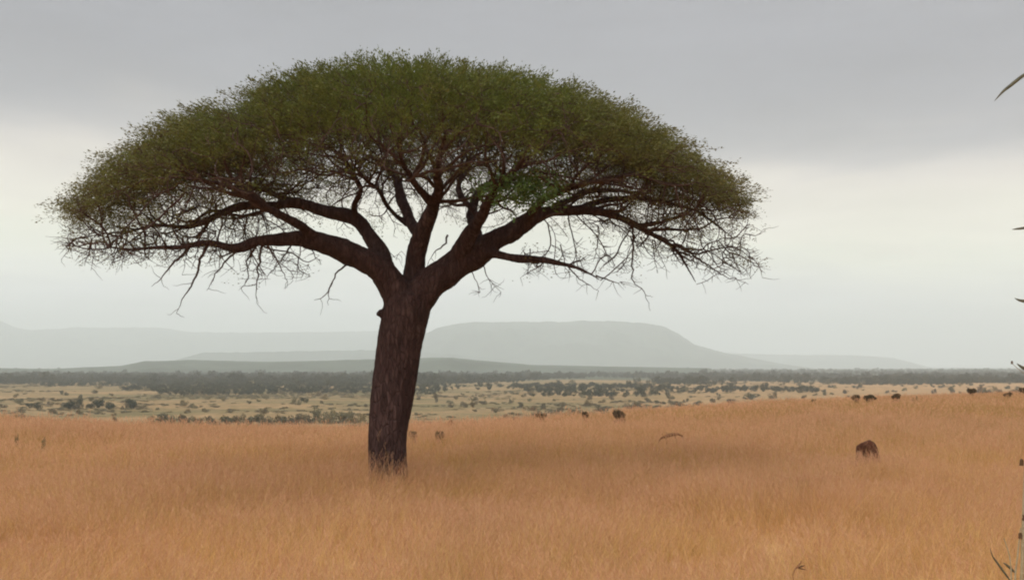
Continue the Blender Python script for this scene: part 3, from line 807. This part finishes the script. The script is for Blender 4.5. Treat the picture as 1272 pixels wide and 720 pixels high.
# gaps and thicker cushions
dens = .75 + 1.2 * vn(px * SP, v * 5.2, .95, 12) + .7 * vn(px * SP + P[:, 2] * 2, v * 5.2, .4, 13)
k = rng.random(len(P)) < np.clip(dens, .12, 1); P, px, v = P[k], px[k], v[k]
zt, zr = env(px, v)
dpt = np.clip((zt - P[:, 2]) / 1.3, 0, 1)
k = rng.random(len(P)) < (1.0 - .72 * dpt ** 1.5) * (1 - .55 * np.clip((np.abs((px - XC) / XH) - .72) / .28, 0, 1)); P, px, v, dpt = P[k], px[k], v[k], dpt[k]
u = np.abs((px - XC) / XH)
D = out_dir(P, px); Ls = rng.uniform(.22, .52, len(P)) * (1 + .3 * u ** 3)
dry = np.clip(.02 + .58 * np.maximum(u - .25, 0) / .75 + .45 * dpt ** 2 * (v > -.5) + .25 * dpt + rng.normal(0, .08, len(P)), 0, 1.2)
q1, d1 = sprays(P - D * (Ls * .5)[:, None], D, Ls, 40, .046, dry)
# outermost wisps that fray the outline
n = 2400; P2, px2, v2 = shell_points(n, .05); u2 = np.abs((px2 - XC) / XH)
D2 = out_dir(P2, px2); D2[:, 2] += .18 * (1 - u2); D2 /= np.linalg.norm(D2, axis=1)[:, None]
L2 = rng.uniform(.35, .75, len(P2)) * (.55 + .45 * u2)
q2, d2 = sprays(P2, D2, L2, 30, .055, np.clip(.2 + .6 * u2, 0, 1), .25)
# pointed tufts of shoots that stand out of the outline
nc = 330; Pc, pxc, vc = shell_points(nc, .10); uc = np.abs((pxc - XC) / XH); kk_ = rng.random(len(Pc)) < .25 + uc; Pc, pxc, uc = Pc[kk_], pxc[kk_], uc[kk_]
Dc = out_dir(Pc, pxc); Dc[:, 2] *= .6; Dc[:, 2] += .12 * (1 - uc); Dc /= np.linalg.norm(Dc, axis=1)[:, None]
rep = 9; Pw = np.repeat(Pc, rep, 0) + rng.normal(0, .075, (len(Pc) * rep, 3)) * [1, 1, .5]; Dw = np.repeat(Dc, rep, 0) + rng.normal(0, .09, (len(Pc) * rep, 3)); Dw /= np.linalg.norm(Dw, axis=1)[:, None]
q6, d6 = sprays(Pw - Dw * .2, Dw, rng.uniform(.35, .85, len(Pw)), 24, .05, np.repeat(np.clip(.15 + .6 * uc, 0, 1), rep), .2)
# a few dry leaves on the skirts
k = rng.random(len(A3)) < .28; P3 = A3[k]; D3 = np.stack([np.sign(P3[:, 0] - CTR[0]) * 1.2, rng.normal(0, .5, len(P3)), rng.normal(-.15, .3, len(P3))], -1); D3 /= np.linalg.norm(D3, axis=1)[:, None]
q3, d3 = sprays(P3, D3, rng.uniform(.2, .45, len(P3)), 12, .05, np.full(len(P3), 1.1))
k = rng.random(len(A2)) < .36; P4 = A2[k]; D4 = rng.normal(0, 1, P4.shape) * [1, 1, .4]; D4 /= np.linalg.norm(D4, axis=1)[:, None]
q4, d4 = sprays(P4, D4, rng.uniform(.2, .4, len(P4)), 22, .05, np.full(len(P4), .75))
Q = np.vstack([q1, q2, q3, q4, q6]); DR = np.concatenate([d1, d2, d3, d4, d6])
me = mesh_np('foliage', Q - OFF, np.arange(len(Q)).reshape(-1, 4), False, M['leaf'])
at = me.attributes.new('dry', 'FLOAT', 'POINT'); at.data.foreach_set('value', DR.astype(np.float32))
tag(link('foliage', me, parent=acacia), kind='stuff')
# shoots carrying the sprays
Vs, Fs, b = [], [], 0
allP = np.vstack([P, P2]); allD = np.vstack([D, D2]); allL = np.concatenate([Ls * .5, L2])
for i in range(0, len(allP)):
    c, j, dd = nkd.find(allP[i])
    if dd > .8 or (i < len(P) and rng.random() < .45): continue
    e = allP[i] + allD[i] * allL[i]; m = (np.array(c) + allP[i]) / 2 + rng.normal(0, .03, 3)
    w = np.array([.003, 0, .003]); pts_ = [np.array(c), m, allP[i], e]
    for q, s in zip(pts_, (1.3, 1, .8, .3)): Vs.append(np.array([q - w * s, q + w * s]))
    for s in range(3): Fs.append([b + 2 * s, b + 2 * s + 1, b + 2 * s + 3, b + 2 * s + 2])
    b += 8
tag(link('shoots', mesh_np('shoots', np.vstack(Vs) - OFF, np.array(Fs), False, M['twig']), parent=acacia), kind='stuff')
# bright green clump in the right of the crown
n = 330; cP = np.array([pix(rng.normal(652, 27), rng.normal(236, 10), TD - 2.2 + rng.normal(0, .5)) for _ in range(n)])
cD = rng.normal(0, 1, (n, 3)) * [1, 1, .5] + [0, 0, .25]; cD /= np.linalg.norm(cD, axis=1)[:, None]
q5, d5 = sprays(cP, cD, rng.uniform(.12, .3, n), 10, .085, np.zeros(n))
tag(link('leaf_clump', mesh_np('leaf_clump', q5 - OFF, np.arange(len(q5)).reshape(-1, 4), False, M['green']), parent=acacia),
    'brighter green leafy clump low in the right half of the crown', kind='stuff')
print('tree done', len(Q) // 4, 'leaflets', time.time() - T0)

# ------------------------------------------------------------------ bushes and far trees
def bush_mesh(nm, seed, w, h, nq, mat, flat=.5, stems=True, leaf=.1, lobes=7, crown=False):
    """unit bush: rounded uneven cushions of small leaves over a few stems; width w, height h"""
    r = np.random.default_rng(seed)
    lc = []
    for _ in range(lobes):
        a = r.random() * 6.283; rr = w * .36 * math.sqrt(r.random()); lc.append((rr * math.cos(a), rr * math.sin(a), h * (r.uniform(.14, .62) if flat else r.uniform(.32, .74)), w * r.uniform(.15, .27), h * r.uniform(.22, .34)))
    if crown:       # a bush whose foliage sits above the grass: broad rounded top over a narrower leafy base
        lc = [(w * .22 * math.cos(q * 1.26 + seed), w * .22 * math.sin(q * 1.26 + seed), h * r.uniform(.66, .80), w * r.uniform(.22, .30), h * r.uniform(.13, .19)) for q in range(5)]
        lc += [(w * r.uniform(-.15, .15), w * r.uniform(-.15, .15), h * r.uniform(.25, .5), w * .25, h * .2) for q in range(3)]; lobes = 8
    lc = np.array(lc); pick = r.integers(0, lobes, nq); L_ = lc[pick]
    d = r.normal(0, 1, (nq, 3)); d /= np.linalg.norm(d, axis=1)[:, None]; rad_ = r.uniform(.55, 1.05, nq)
    c = L_[:, :3] + d * np.stack([L_[:, 3], L_[:, 3], L_[:, 4]], -1) * rad_[:, None]
    c[:, 2] = np.maximum(c[:, 2], h * .04)
    t1 = r.normal(0, 1, (nq, 3)); t1 /= np.linalg.norm(t1, axis=1)[:, None]; t2 = np.cross(t1, r.normal(0, 1, (nq, 3))); t2 /= np.linalg.norm(t2, axis=1)[:, None]
    s = leaf * r.uniform(.6, 1.5, nq)[:, None]
    V_ = np.stack([c - t1 * s, c - t2 * s * .55, c + t1 * s, c + t2 * s * .55], 1).reshape(-1, 3)
    F_ = [np.arange(len(V_)).reshape(-1, 4)]
    if stems:
        Vs, Fs, b = [], [], len(V_)
        for l in lc: b = tube([(l[0] * .1, l[1] * .1, -.05 * h), (l[0] * .5, l[1] * .5, l[2] * .45), (l[0], l[1], l[2])], [.05 * w * .6, .03 * w * .6, .012 * w], 4, Vs, Fs, b)
        V_ = np.vstack([V_, np.vstack(Vs)]); F_.append(np.vstack(Fs))
    return mesh_np(nm, V_, F_, False, mat)
BK = {}
for k, m in (('bush', 'bush'), ('darkbush', 'darkbush'), ('olive', 'olive')):
    BK[k] = [bush_mesh(k, 40 + i, 1.0, .62, 520, M[m], leaf=.045, lobes=5 + i) for i in range(4)]
BK['nearbush'] = [bush_mesh('nearbush', 80 + i, 1.0, .62, 1100, M['darkbush'], leaf=.05, crown=True) for i in range(3)]
TK = []
for i in range(5):    # small savanna trees: short trunk, wide crown (built at unit width)
    TK.append(bush_mesh('tree', 60 + i, 1.0, .85, 420, M['wood'], flat=0, leaf=.05, lobes=6 + i % 3))
used_px = []
GR = 'small thorn bushes dotted over the tan plain'
def put_bush(px, py, wpx, hpx, kind, label=None, name='thorn_bush', cat='bush', group=None, top=None, sink=0.0):
    """py is the row of the visible foot"""
    x, y, z = hit(px, py, GRASS * .9 if top is None else top)
    near = z > -8 and y < 260
    if near and top is None: pass
    elif near: pass
    if near: wpx *= 1.1; hpx *= .85
    s = wpx * y / FPX; hh = hpx * y / FPX + (GRASS * 1.05 if near else 0)
    me = random.choice(BK['nearbush'] if near and kind == 'darkbush' else BK[kind] if kind in BK else TK)
    o = link(name, me, loc=(x, y, z - .02 - sink)); o.rotation_euler = (0, 0, random.random() * 6.283)
    o.scale = (s, s * random.uniform(.8, 1.1), hh / (.62 if kind in BK else .85) / .95)
    tag(o, label, cat, group); used_px.append((px, py, wpx)); return o
NAMED = [
 (769, 520, 17, 11, 'darkbush', 'round dark brown bush sitting on the edge of the orange grass, right of centre'),
 (640, 522, 16, 7, 'darkbush', 'low dark bush at the grass edge, wider than the small ones beside it'),
 (622, 522, 8, 5, 'darkbush', 'tiny dark bush just left of the wide low dark bush at the grass edge'),
 (672, 520, 14, 7, 'darkbush', 'low brown bush just right of the wide low dark bush at the grass edge'),
 (727, 517, 9, 6, 'darkbush', 'small brown bush between two dark bushes at the grass edge, right of centre'),
 (560, 528, 9, 6, 'darkbush', 'small dark bush on the grass edge, topmost of three right of the trunk'),
 (546, 542, 11, 6, 'darkbush', 'small dark bush in the orange grass, right one of the pair beside the trunk'),
 (513, 542, 10, 6, 'darkbush', 'small dark bush in the orange grass almost touching the trunk on its right'),
 (22, 544, 9, 6, 'olive', 'faint small bush in the orange grass, nearest the left edge of the photo'),
 (54, 547, 8, 5, 'olive', 'faint small bush in the orange grass, second from the left edge'),
 (908, 502, 13, 9, 'darkbush', 'dark bush left of the wide grey-green bush above the right-hand grass'),
 (934, 495, 27, 9, 'bush', 'wide grey-green bush on the plain, above and right of the termite mound row'),
 (960, 495, 12, 10, 'bush', 'upright grey-green bush beside the wide grey-green bush'),
 (981, 498, 15, 5, 'bush', 'low flat bush right of the upright grey-green bush'),
 (1010, 499, 11, 6, 'bush', 'small low bush midway between two dark groups on the right-hand plain'),
 (1050, 488, 8, 6, 'darkbush', 'little dark bush above the pair of dark bushes on the right'),
 (1063, 499, 12, 10, 'darkbush', 'dark upright bush, left one of the touching pair above the mound'),
 (1080, 497, 17, 7, 'darkbush', 'low dark bush, right one of the touching pair above the mound'),
 (1113, 497, 12, 9, 'darkbush', 'round dark bush standing alone right of the mound'),
 (1136, 497, 11, 6, 'bush', 'pale low bush just right of the lone round dark bush'),
 (1160, 488, 7, 7, 'darkbush', 'small dark round bush alone on the tan strip near the right'),
 (1181, 487, 12, 9, 'bush', 'grey-brown bush left of the two dark bushes near the right edge'),
 (1207, 491, 12, 10, 'darkbush', 'dark bush, left one of the two joined near the right edge'),
 (1217, 489, 11, 12, 'darkbush', 'dark bush, right and taller one of the two joined near the right edge'),
 (1252, 493, 11, 6, 'darkbush', 'small dark bush low in the grass close to the right edge'),
 (1270, 489, 9, 9, 'darkbush', 'dark bush cut by the right edge of the photo'),
 (541, 499, 7, 16, 'bush', 'narrow upright bush on the plain right of the trunk'),
 (100, 500, 12, 13, 'bush', 'darker upright bush on the far left plain between two small ones'),
 (78, 505, 9, 7, 'bush', 'small bush left of the darker upright bush on the far left plain'),
 (112, 505, 10, 6, 'bush', 'small bush right of the darker upright bush on the far left plain'),
]
for px, py, w, h, k, lab in NAMED:
    lab = lab.replace('above and right of the termite mound row', 'left of the upright one')
    put_bush(px, py, w, h, k, lab)
for px, py, w, h in ((690, 512, 32, 9), (747, 510, 22, 8), (787, 507, 26, 10), (842, 504, 22, 8), (715, 513, 18, 7), (660, 509, 18, 8), (820, 501, 16, 6), (868, 502, 18, 6)):
    nth = 1 + sum(1 for q in (690, 747, 787, 842, 715, 660, 820, 868) if q < px)
    put_bush(px, py, w, h, 'bush', ('first second third fourth fifth sixth seventh eighth'.split()[nth - 1]) + ' from the left of eight broad olive bushes behind the grass edge, right of centre', group='broad olive bushes behind the grass edge')
# the olive thicket behind the grass edge left of the trunk
for i, (px, h) in enumerate([(194, 6), (206, 12), (219, 11), (234, 8), (250, 6), (266, 6), (281, 9), (296, 11), (312, 8), (326, 11), (341, 10), (355, 8), (369, 12), (385, 9), (399, 16), (412, 14), (428, 14), (445, 10)]):
    put_bush(px, 526 - (px > 380) * 1.5, 25, h * 1.15 + 2.5, 'olive' if px > 390 else 'bush', ('first second third fourth fifth sixth seventh eighth ninth tenth eleventh twelfth thirteenth fourteenth fifteenth sixteenth seventeenth eighteenth'.split()[i]) + ' bush from the left in the olive thicket left of the trunk', group='thicket left of the trunk')
# dotted over the plain
cnt = 0; tries = 0
while cnt < 200 and tries < 6000:
    tries += 1
    px = random.uniform(-20, 1290); crest = np.interp(px, _cpx, _cpy)
    py = random.uniform(475, crest - 2)
    d = 28 * FPX / (py - HY)
    dens_ = .5 + 1.0 * float(vn((px - CX) / FPX * d, d, 260, 31))
    if random.random() > dens_ or any(abs(px - a) < (wd + 7) * .5 and abs(py - b_) < 4 for a, b_, wd in used_px): continue
    w = random.uniform(5, 12) * (1.0 + .35 * (py - 490) / 40); h = w * random.uniform(.42, .8)
    q_ = (py - 475) / max(4, crest - 2 - 475); dp = 'just behind the orange grass' if q_ > .66 else ('midway to the woodland' if q_ > .33 else 'close to the dark woodland')
    wh = ('at the far left', 'left of the trunk', 'just right of the trunk', 'right of centre', 'below the right sky gap', 'near the right edge')[min(5, max(0, int(px // 212) - (1 if px > 424 else 0) + (1 if px > 424 else 0)))]
    wh = {0: 'at the far left', 1: 'midway between left edge and trunk', 2: 'around the trunk', 3: 'right of the trunk', 4: 'right of the crown', 5: 'near the right edge'}[min(5, max(0, int(px // 212)))]
    lab = 'small plain bush %s, %s' % (dp, wh); g_ = 'small bushes %s, %s' % (dp, wh)
    put_bush(px, py, w, h, random.choice(['bush', 'bush', 'olive']), lab, group=g_); cnt += 1
print('bushes', cnt, len(used_px), time.time() - T0)
# low scrub knitting the plain together: beyond counting
n = 16000; d = np.sqrt(rng.random(n) * (2500 ** 2 - 560 ** 2) + 560 ** 2); x = rng.uniform(-.52, .52, n) * d
cl = vn(x, d * .7, 150, 51) + .7 * vn(x, d, 45, 52) + .25 * ((x / d * FPX + CX) < 480)
k = cl > .12 + .25 * rng.random(n); x, d = x[k], d[k]; n = len(x)
w = rng.uniform(2.5, 8, n); hgt = w * rng.uniform(.16, .34, n)
sc_ = scatter('low_scrub', np.stack([x, d, ground_z(x, d) - .2], -1), np.stack([np.zeros(n), np.zeros(n), rng.random(n) * 6.28], -1),
        np.stack([w * 1.3, w, hgt / .62], -1), rng.integers(0, 8, n), BK['olive'] + BK['bush'])
tag(sc_, 'low olive scrub spread in patches over the tan plain', 'scrub')
print('scrub', n)
# woodland: beyond counting
n = 26000
py = 455 + rng.uniform(3.0, 62, n) ** 1.0
d = 28 * FPX / (py - HY)
d = np.concatenate([rng.uniform(1500, 4200, 17000), rng.uniform(600, 1500, 3500), rng.uniform(4200, 9000, 9000)])
n = len(d); x = rng.uniform(-.52, .52, n) * d; pxx = x / d * FPX + CX
band = np.interp(pxx, [-100, 170, 200, 290, 430, 500, 560, 640, 760, 850, 1000, 1272], [2300, 2250, 1500, 1450, 1700, 2100, 2300, 2500, 3300, 3000, 2600, 2300])
clump = vn(x, d * .6, 190, 41) + .6 * vn(x, d, 70, 42)
band = band * (1 + .35 * vn(x, d * .25, 260, 44))
keep = np.where(d > band, clump > -.34 + .34 * np.clip((pxx - 720) / 260, 0, 1), clump > .40 - .08 * (d > 1500))
x, d, pxx = x[keep], d[keep], pxx[keep]; n = len(x)
z = ground_z(x, d)
w = rng.uniform(5, 12, n) * np.where(d > 2200, 1.6, .8) * (1 + .5 * (rng.random(n) < .08)); hgt = w * rng.uniform(.6, .95, n)
scatter('woodland', np.stack([x, d, z - .3], -1), np.stack([np.zeros(n), np.zeros(n), rng.random(n) * 6.28], -1),
        np.stack([w, w, hgt / .85], -1), rng.integers(0, len(TK), n), TK)
tag(bpy.data.objects['woodland'], 'dark strip of woodland along the foot of the hills', 'woodland')
print('woodland', n, time.time() - T0)

# ------------------------------------------------------------------ termite mound, fallen branch, dead stalk
def lump_mesh(nm, w, d_, h, seed, mat, base=.0, k=3):
    import bmesh
    bm = bmesh.new(); bmesh.ops.create_icosphere(bm, subdivisions=4, radius=1)
    for v in bm.verts:
        c = v.co.copy()
        n_ = noise.fractal(c * 1.3 + Vector((seed, 0, 0)), .8, 2.2, 4) * .16 + noise.noise(c * 6 + Vector((0, seed, 0))) * .03
        rxy = math.hypot(c.x, c.y) or 1
        pr = (1 - c.z ** 2) ** .42 if c.z > 0 else 1 + .12 * -c.z
        zz_ = h * (.62 + .38 * c.z) if c.z > 0 else h * .62 * (1 + c.z)
        if c.z < -.98: pr *= max(0, (1 + c.z) / .02)
        v.co = Vector((c.x / rxy * w / 2 * pr * (1 + n_), c.y / rxy * d_ / 2 * pr * (1 + n_), zz_ * (1 + n_ * .35) - .1))
    me = bpy.data.meshes.new(nm); bm.to_mesh(me); bm.free()
    me.polygons.foreach_set('use_smooth', np.ones(len(me.polygons), bool)); me.materials.append(mat); return me
x, y, z = hit(1078, 569, GRASS * .95)
mound = tag(link('termite_mound', None, loc=(x, y, z)), 'dark reddish-brown rounded mound rising out of the grass at the right', 'mound')
link('mound_body', lump_mesh('mound_body', .60, .6, 1.16, 3, M['soil']), parent=mound)
sm = link('side_spur', lump_mesh('side_spur', .26, .3, .88, 8, make_plain('spur_earth', (.20, .10, .055), .9, .1, .35, 7)), parent=mound, loc=(-.24, -.12, 0))
sm['label'] = 'lighter brown spur against the left side of the mound'
# arched dead branch
x, y, z = hit(833, 545, GRASS * .95)
fb = tag(link('dead_branch', None, loc=(x, y, z)), 'arched brown dead branch lying on top of the dry grass right of centre', 'branch')
s = y / FPX
rows = [(-15, -2.5, 1.6), (-12, 0, 2.2), (-7, 2.4, 3.4), (-2, 4.0, 5.0), (3, 4.6, 4.2), (8, 5.2, 3.2), (12, 4.4, 2.4), (16, 1.6, 1.6)]
P = smooth_path([(a * s, .05 * math.sin(a), GRASS * .92 + c * s + .04, w * s * .5) for a, c, w in rows], .05)
Vs, Fs = [], []; P[:, :3] += rng.normal(0, .005, (len(P), 3)); tube(P[:, :3], P[:, 3], 9, Vs, Fs, 0)
link('bough', mesh_np('bough', np.vstack(Vs), np.vstack(Fs), True, M['deadwood']), parent=fb)
for a0, c0, dx, dz_ in ((-12, 0, -5, -11), (14, 3, 5, -12), (-2, 5, -3, 4), (5, 5, 4, -16), (-6, 2, 2, -14)):
    Vs, Fs = [], []
    Q = smooth_path([(a0 * s, 0, GRASS * .92 + c0 * s + .04, .02), ((a0 + dx * .6) * s, .06, GRASS * .92 + (c0 + dz_ * .4) * s, .014), ((a0 + dx) * s, .1, GRASS * .92 + (c0 + dz_) * s, .006)], .05)
    tube(Q[:, :3], Q[:, 3], 6, Vs, Fs, 0); link('side_twig', mesh_np('side_twig', np.vstack(Vs), np.vstack(Fs), True, M['deadwood']), parent=fb)
# small dead stalk in the near grass
Yk = 13.2; pk = pix(992, 705, Yk); gz0 = float(ground_z(pk[0], Yk))
ds = tag(link('dead_stalk', None, loc=(pk[0], Yk, gz0)), 'small brown forked seed stalk in the near grass, bottom right', 'plant')
Vs, Fs = [], []; hk = pk[2] - gz0; s = Yk / FPX
P = smooth_path([(0, 0, 0, .006), (-.03, 0, hk * .6, .005), (-7 * s, 0, hk - 8 * s, .006), (-1 * s, 0, hk + 2 * s, .011), (3 * s, 0, hk + 8 * s, .006)], .04)
tube(P[:, :3], P[:, 3], 6, Vs, Fs, 0); link('stem', mesh_np('stem', np.vstack(Vs), np.vstack(Fs), True, M['deadwood']), parent=ds)
for dx, dz2, w in ((9, 3, .010), (10, -2, .008), (5, 9, .008)):
    Vs, Fs = [], []
    P = smooth_path([(-1 * s, 0, hk, .004), ((-1 + dx * .5) * s, .01, hk + dz2 * .6 * s, w), ((-1 + dx) * s, .01, hk + dz2 * s, .002)], .02)
    tube(P[:, :3], P[:, 3], 6, Vs, Fs, 0); link('seed_pod', mesh_np('seed_pod', np.vstack(Vs), np.vstack(Fs), True, M['node']), parent=ds)

# ------------------------------------------------------------------ tall stalk at the right edge, close to the camera
YS = 6.2; s = YS / FPX
def ps(px, py, dy=0): return pix(px, py, YS + dy)
foot = ps(1279, 500); foot[2] = float(ground_z(foot[0], YS))
st = tag(link('tall_stalk_plant', None, loc=tuple(foot)), 'tall pale-stemmed plant with narrow drooping leaves at the right edge of the photo', 'plant')
SO = foot
def part(nm, rows, mat, sides=7, per=.03):
    P = smooth_path([(*(np.array(p) - SO), r) for p, r in rows], per); Vs, Fs = [], []
    tube(P[:, :3], P[:, 3], sides, Vs, Fs, 0); return link(nm, mesh_np(nm, np.vstack(Vs), np.vstack(Fs), True, mat), parent=st)
g0 = np.array([foot[0] - .02, YS, foot[2]])
part('stem', [(g0, .011), (ps(1268, 800), .010), (ps(1270, 700), .009), (ps(1273, 600), .008), (ps(1280, 480), .007), (ps(1284, 300), .006), (ps(1285, 150), .005), (ps(1280, 80), .003)], M['stalk'])
part('stem', [(g0 + [-.03, 0, 0], .006), (ps(1262, 780), .006), (ps(1261, 720), .005), (ps(1264, 690), .004), (ps(1268, 655), .003)], M['stalk'])
part('stem', [(g0 + [-.05, .02, 0], .005), (ps(1253, 790), .005), (ps(1256, 720), .004), (ps(1254, 690), .003), (ps(1247, 668), .002)], M['stalk'])
def leaf(rows, wmax, droop=0):
    """narrow pointed leaf with a folded midrib; rows from base to tip"""
    P = smooth_path([(*(np.array(ps(*r)) - SO), 0) for r in rows], .012)[:, :3]; n = len(P)
    tg = np.gradient(P, axis=0); tg /= np.linalg.norm(tg, axis=1)[:, None]
    sdv = np.cross(tg, [0, 1., .25]); sdv /= np.linalg.norm(sdv, axis=1)[:, None]
    q = np.linspace(0, 1, n); w = wmax * np.clip(np.sin(np.pi * q ** .75), 0, 1) ** .8 + .0006
    upn = np.cross(sdv, tg)
    V_ = np.concatenate([P - sdv * w[:, None] + upn * (w * .4)[:, None], P, P + sdv * w[:, None] + upn * (w * .4)[:, None], P - upn * .0016])
    F_ = []
    for i in range(n - 1):
        F_ += [(i, i + 1, n + i + 1, n + i), (n + i, n + i + 1, 2 * n + i + 1, 2 * n + i), (i + 1, i, 3 * n + i, 3 * n + i + 1), (3 * n + i + 1, 3 * n + i, 2 * n + i, 2 * n + i + 1)]
    link('leaf', mesh_np('leaf', V_, np.array(F_), True, M['bladeleaf']), parent=st)
leaf([(1285, 86), (1270, 95), (1256, 106), (1246, 114), (1235, 126)], .0085)
leaf([(1285, 281), (1274, 283), (1266, 284), (1257, 285)], .006)
leaf([(1285, 372), (1275, 374), (1267, 373), (1260, 370)], .008)
leaf([(1282, 462), (1274, 458), (1268, 455), (1263, 451)], .008)
leaf([(1262, 712), (1256, 706), (1250, 701), (1246, 698)], .006)
leaf([(1256, 722), (1240, 700), (1233, 690), (1230, 680)], .005)
leaf([(1284, 330), (1300, 322), (1318, 330)], .008)
leaf([(1285, 200), (1300, 190), (1318, 196)], .008)
for px, py, a in ((1269, 573, 5), (1272, 641, 5), (1267.5, 664, 4.5), (1257, 449.5, 2.4)):
    me = lump_mesh('seed_whorl', a * .95 * s, a * 1.0 * s, a * 1.7 * s, px, M['node'])
    c = ps(px, py + a) - SO
    for v in me.vertices: v.co.z += .1
    link('seed_whorl', me, parent=st, loc=tuple(c))
part('stem', [(ps(1285, 470), .002), (ps(1270, 462), .0015), (ps(1257, 451), .0012)], M['stalk'], 5)

# ------------------------------------------------------------------ haze: closed box of even air
HB, HT = -45.0, 1250.0
x0, x1, y0, y1 = -36000, 36000, -36000, 36000
v = np.array([(a, b_, c) for a in (x0, x1) for b_ in (y0, y1) for c in (HB, HT)], float)
f = np.array([(0, 1, 3, 2), (4, 6, 7, 5), (0, 4, 5, 1), (2, 3, 7, 6), (0, 2, 6, 4), (1, 5, 7, 3)])
m, t, o = new_mat('haze'); pv = t.nodes.new('ShaderNodeVolumePrincipled')
pv.inputs['Color'].default_value = (.95, 1.0, .965, 1); pv.inputs['Density'].default_value = 9.0e-5
pv.inputs['Anisotropy'].default_value = .0
t.links.new(pv.outputs[0], o.inputs['Volume'])
try: m.cycles.homogeneous_volume = True
except Exception: pass
tag(link('haze', mesh_np('haze', v, f, False, m)), kind='stuff')
print('total', time.time() - T0)
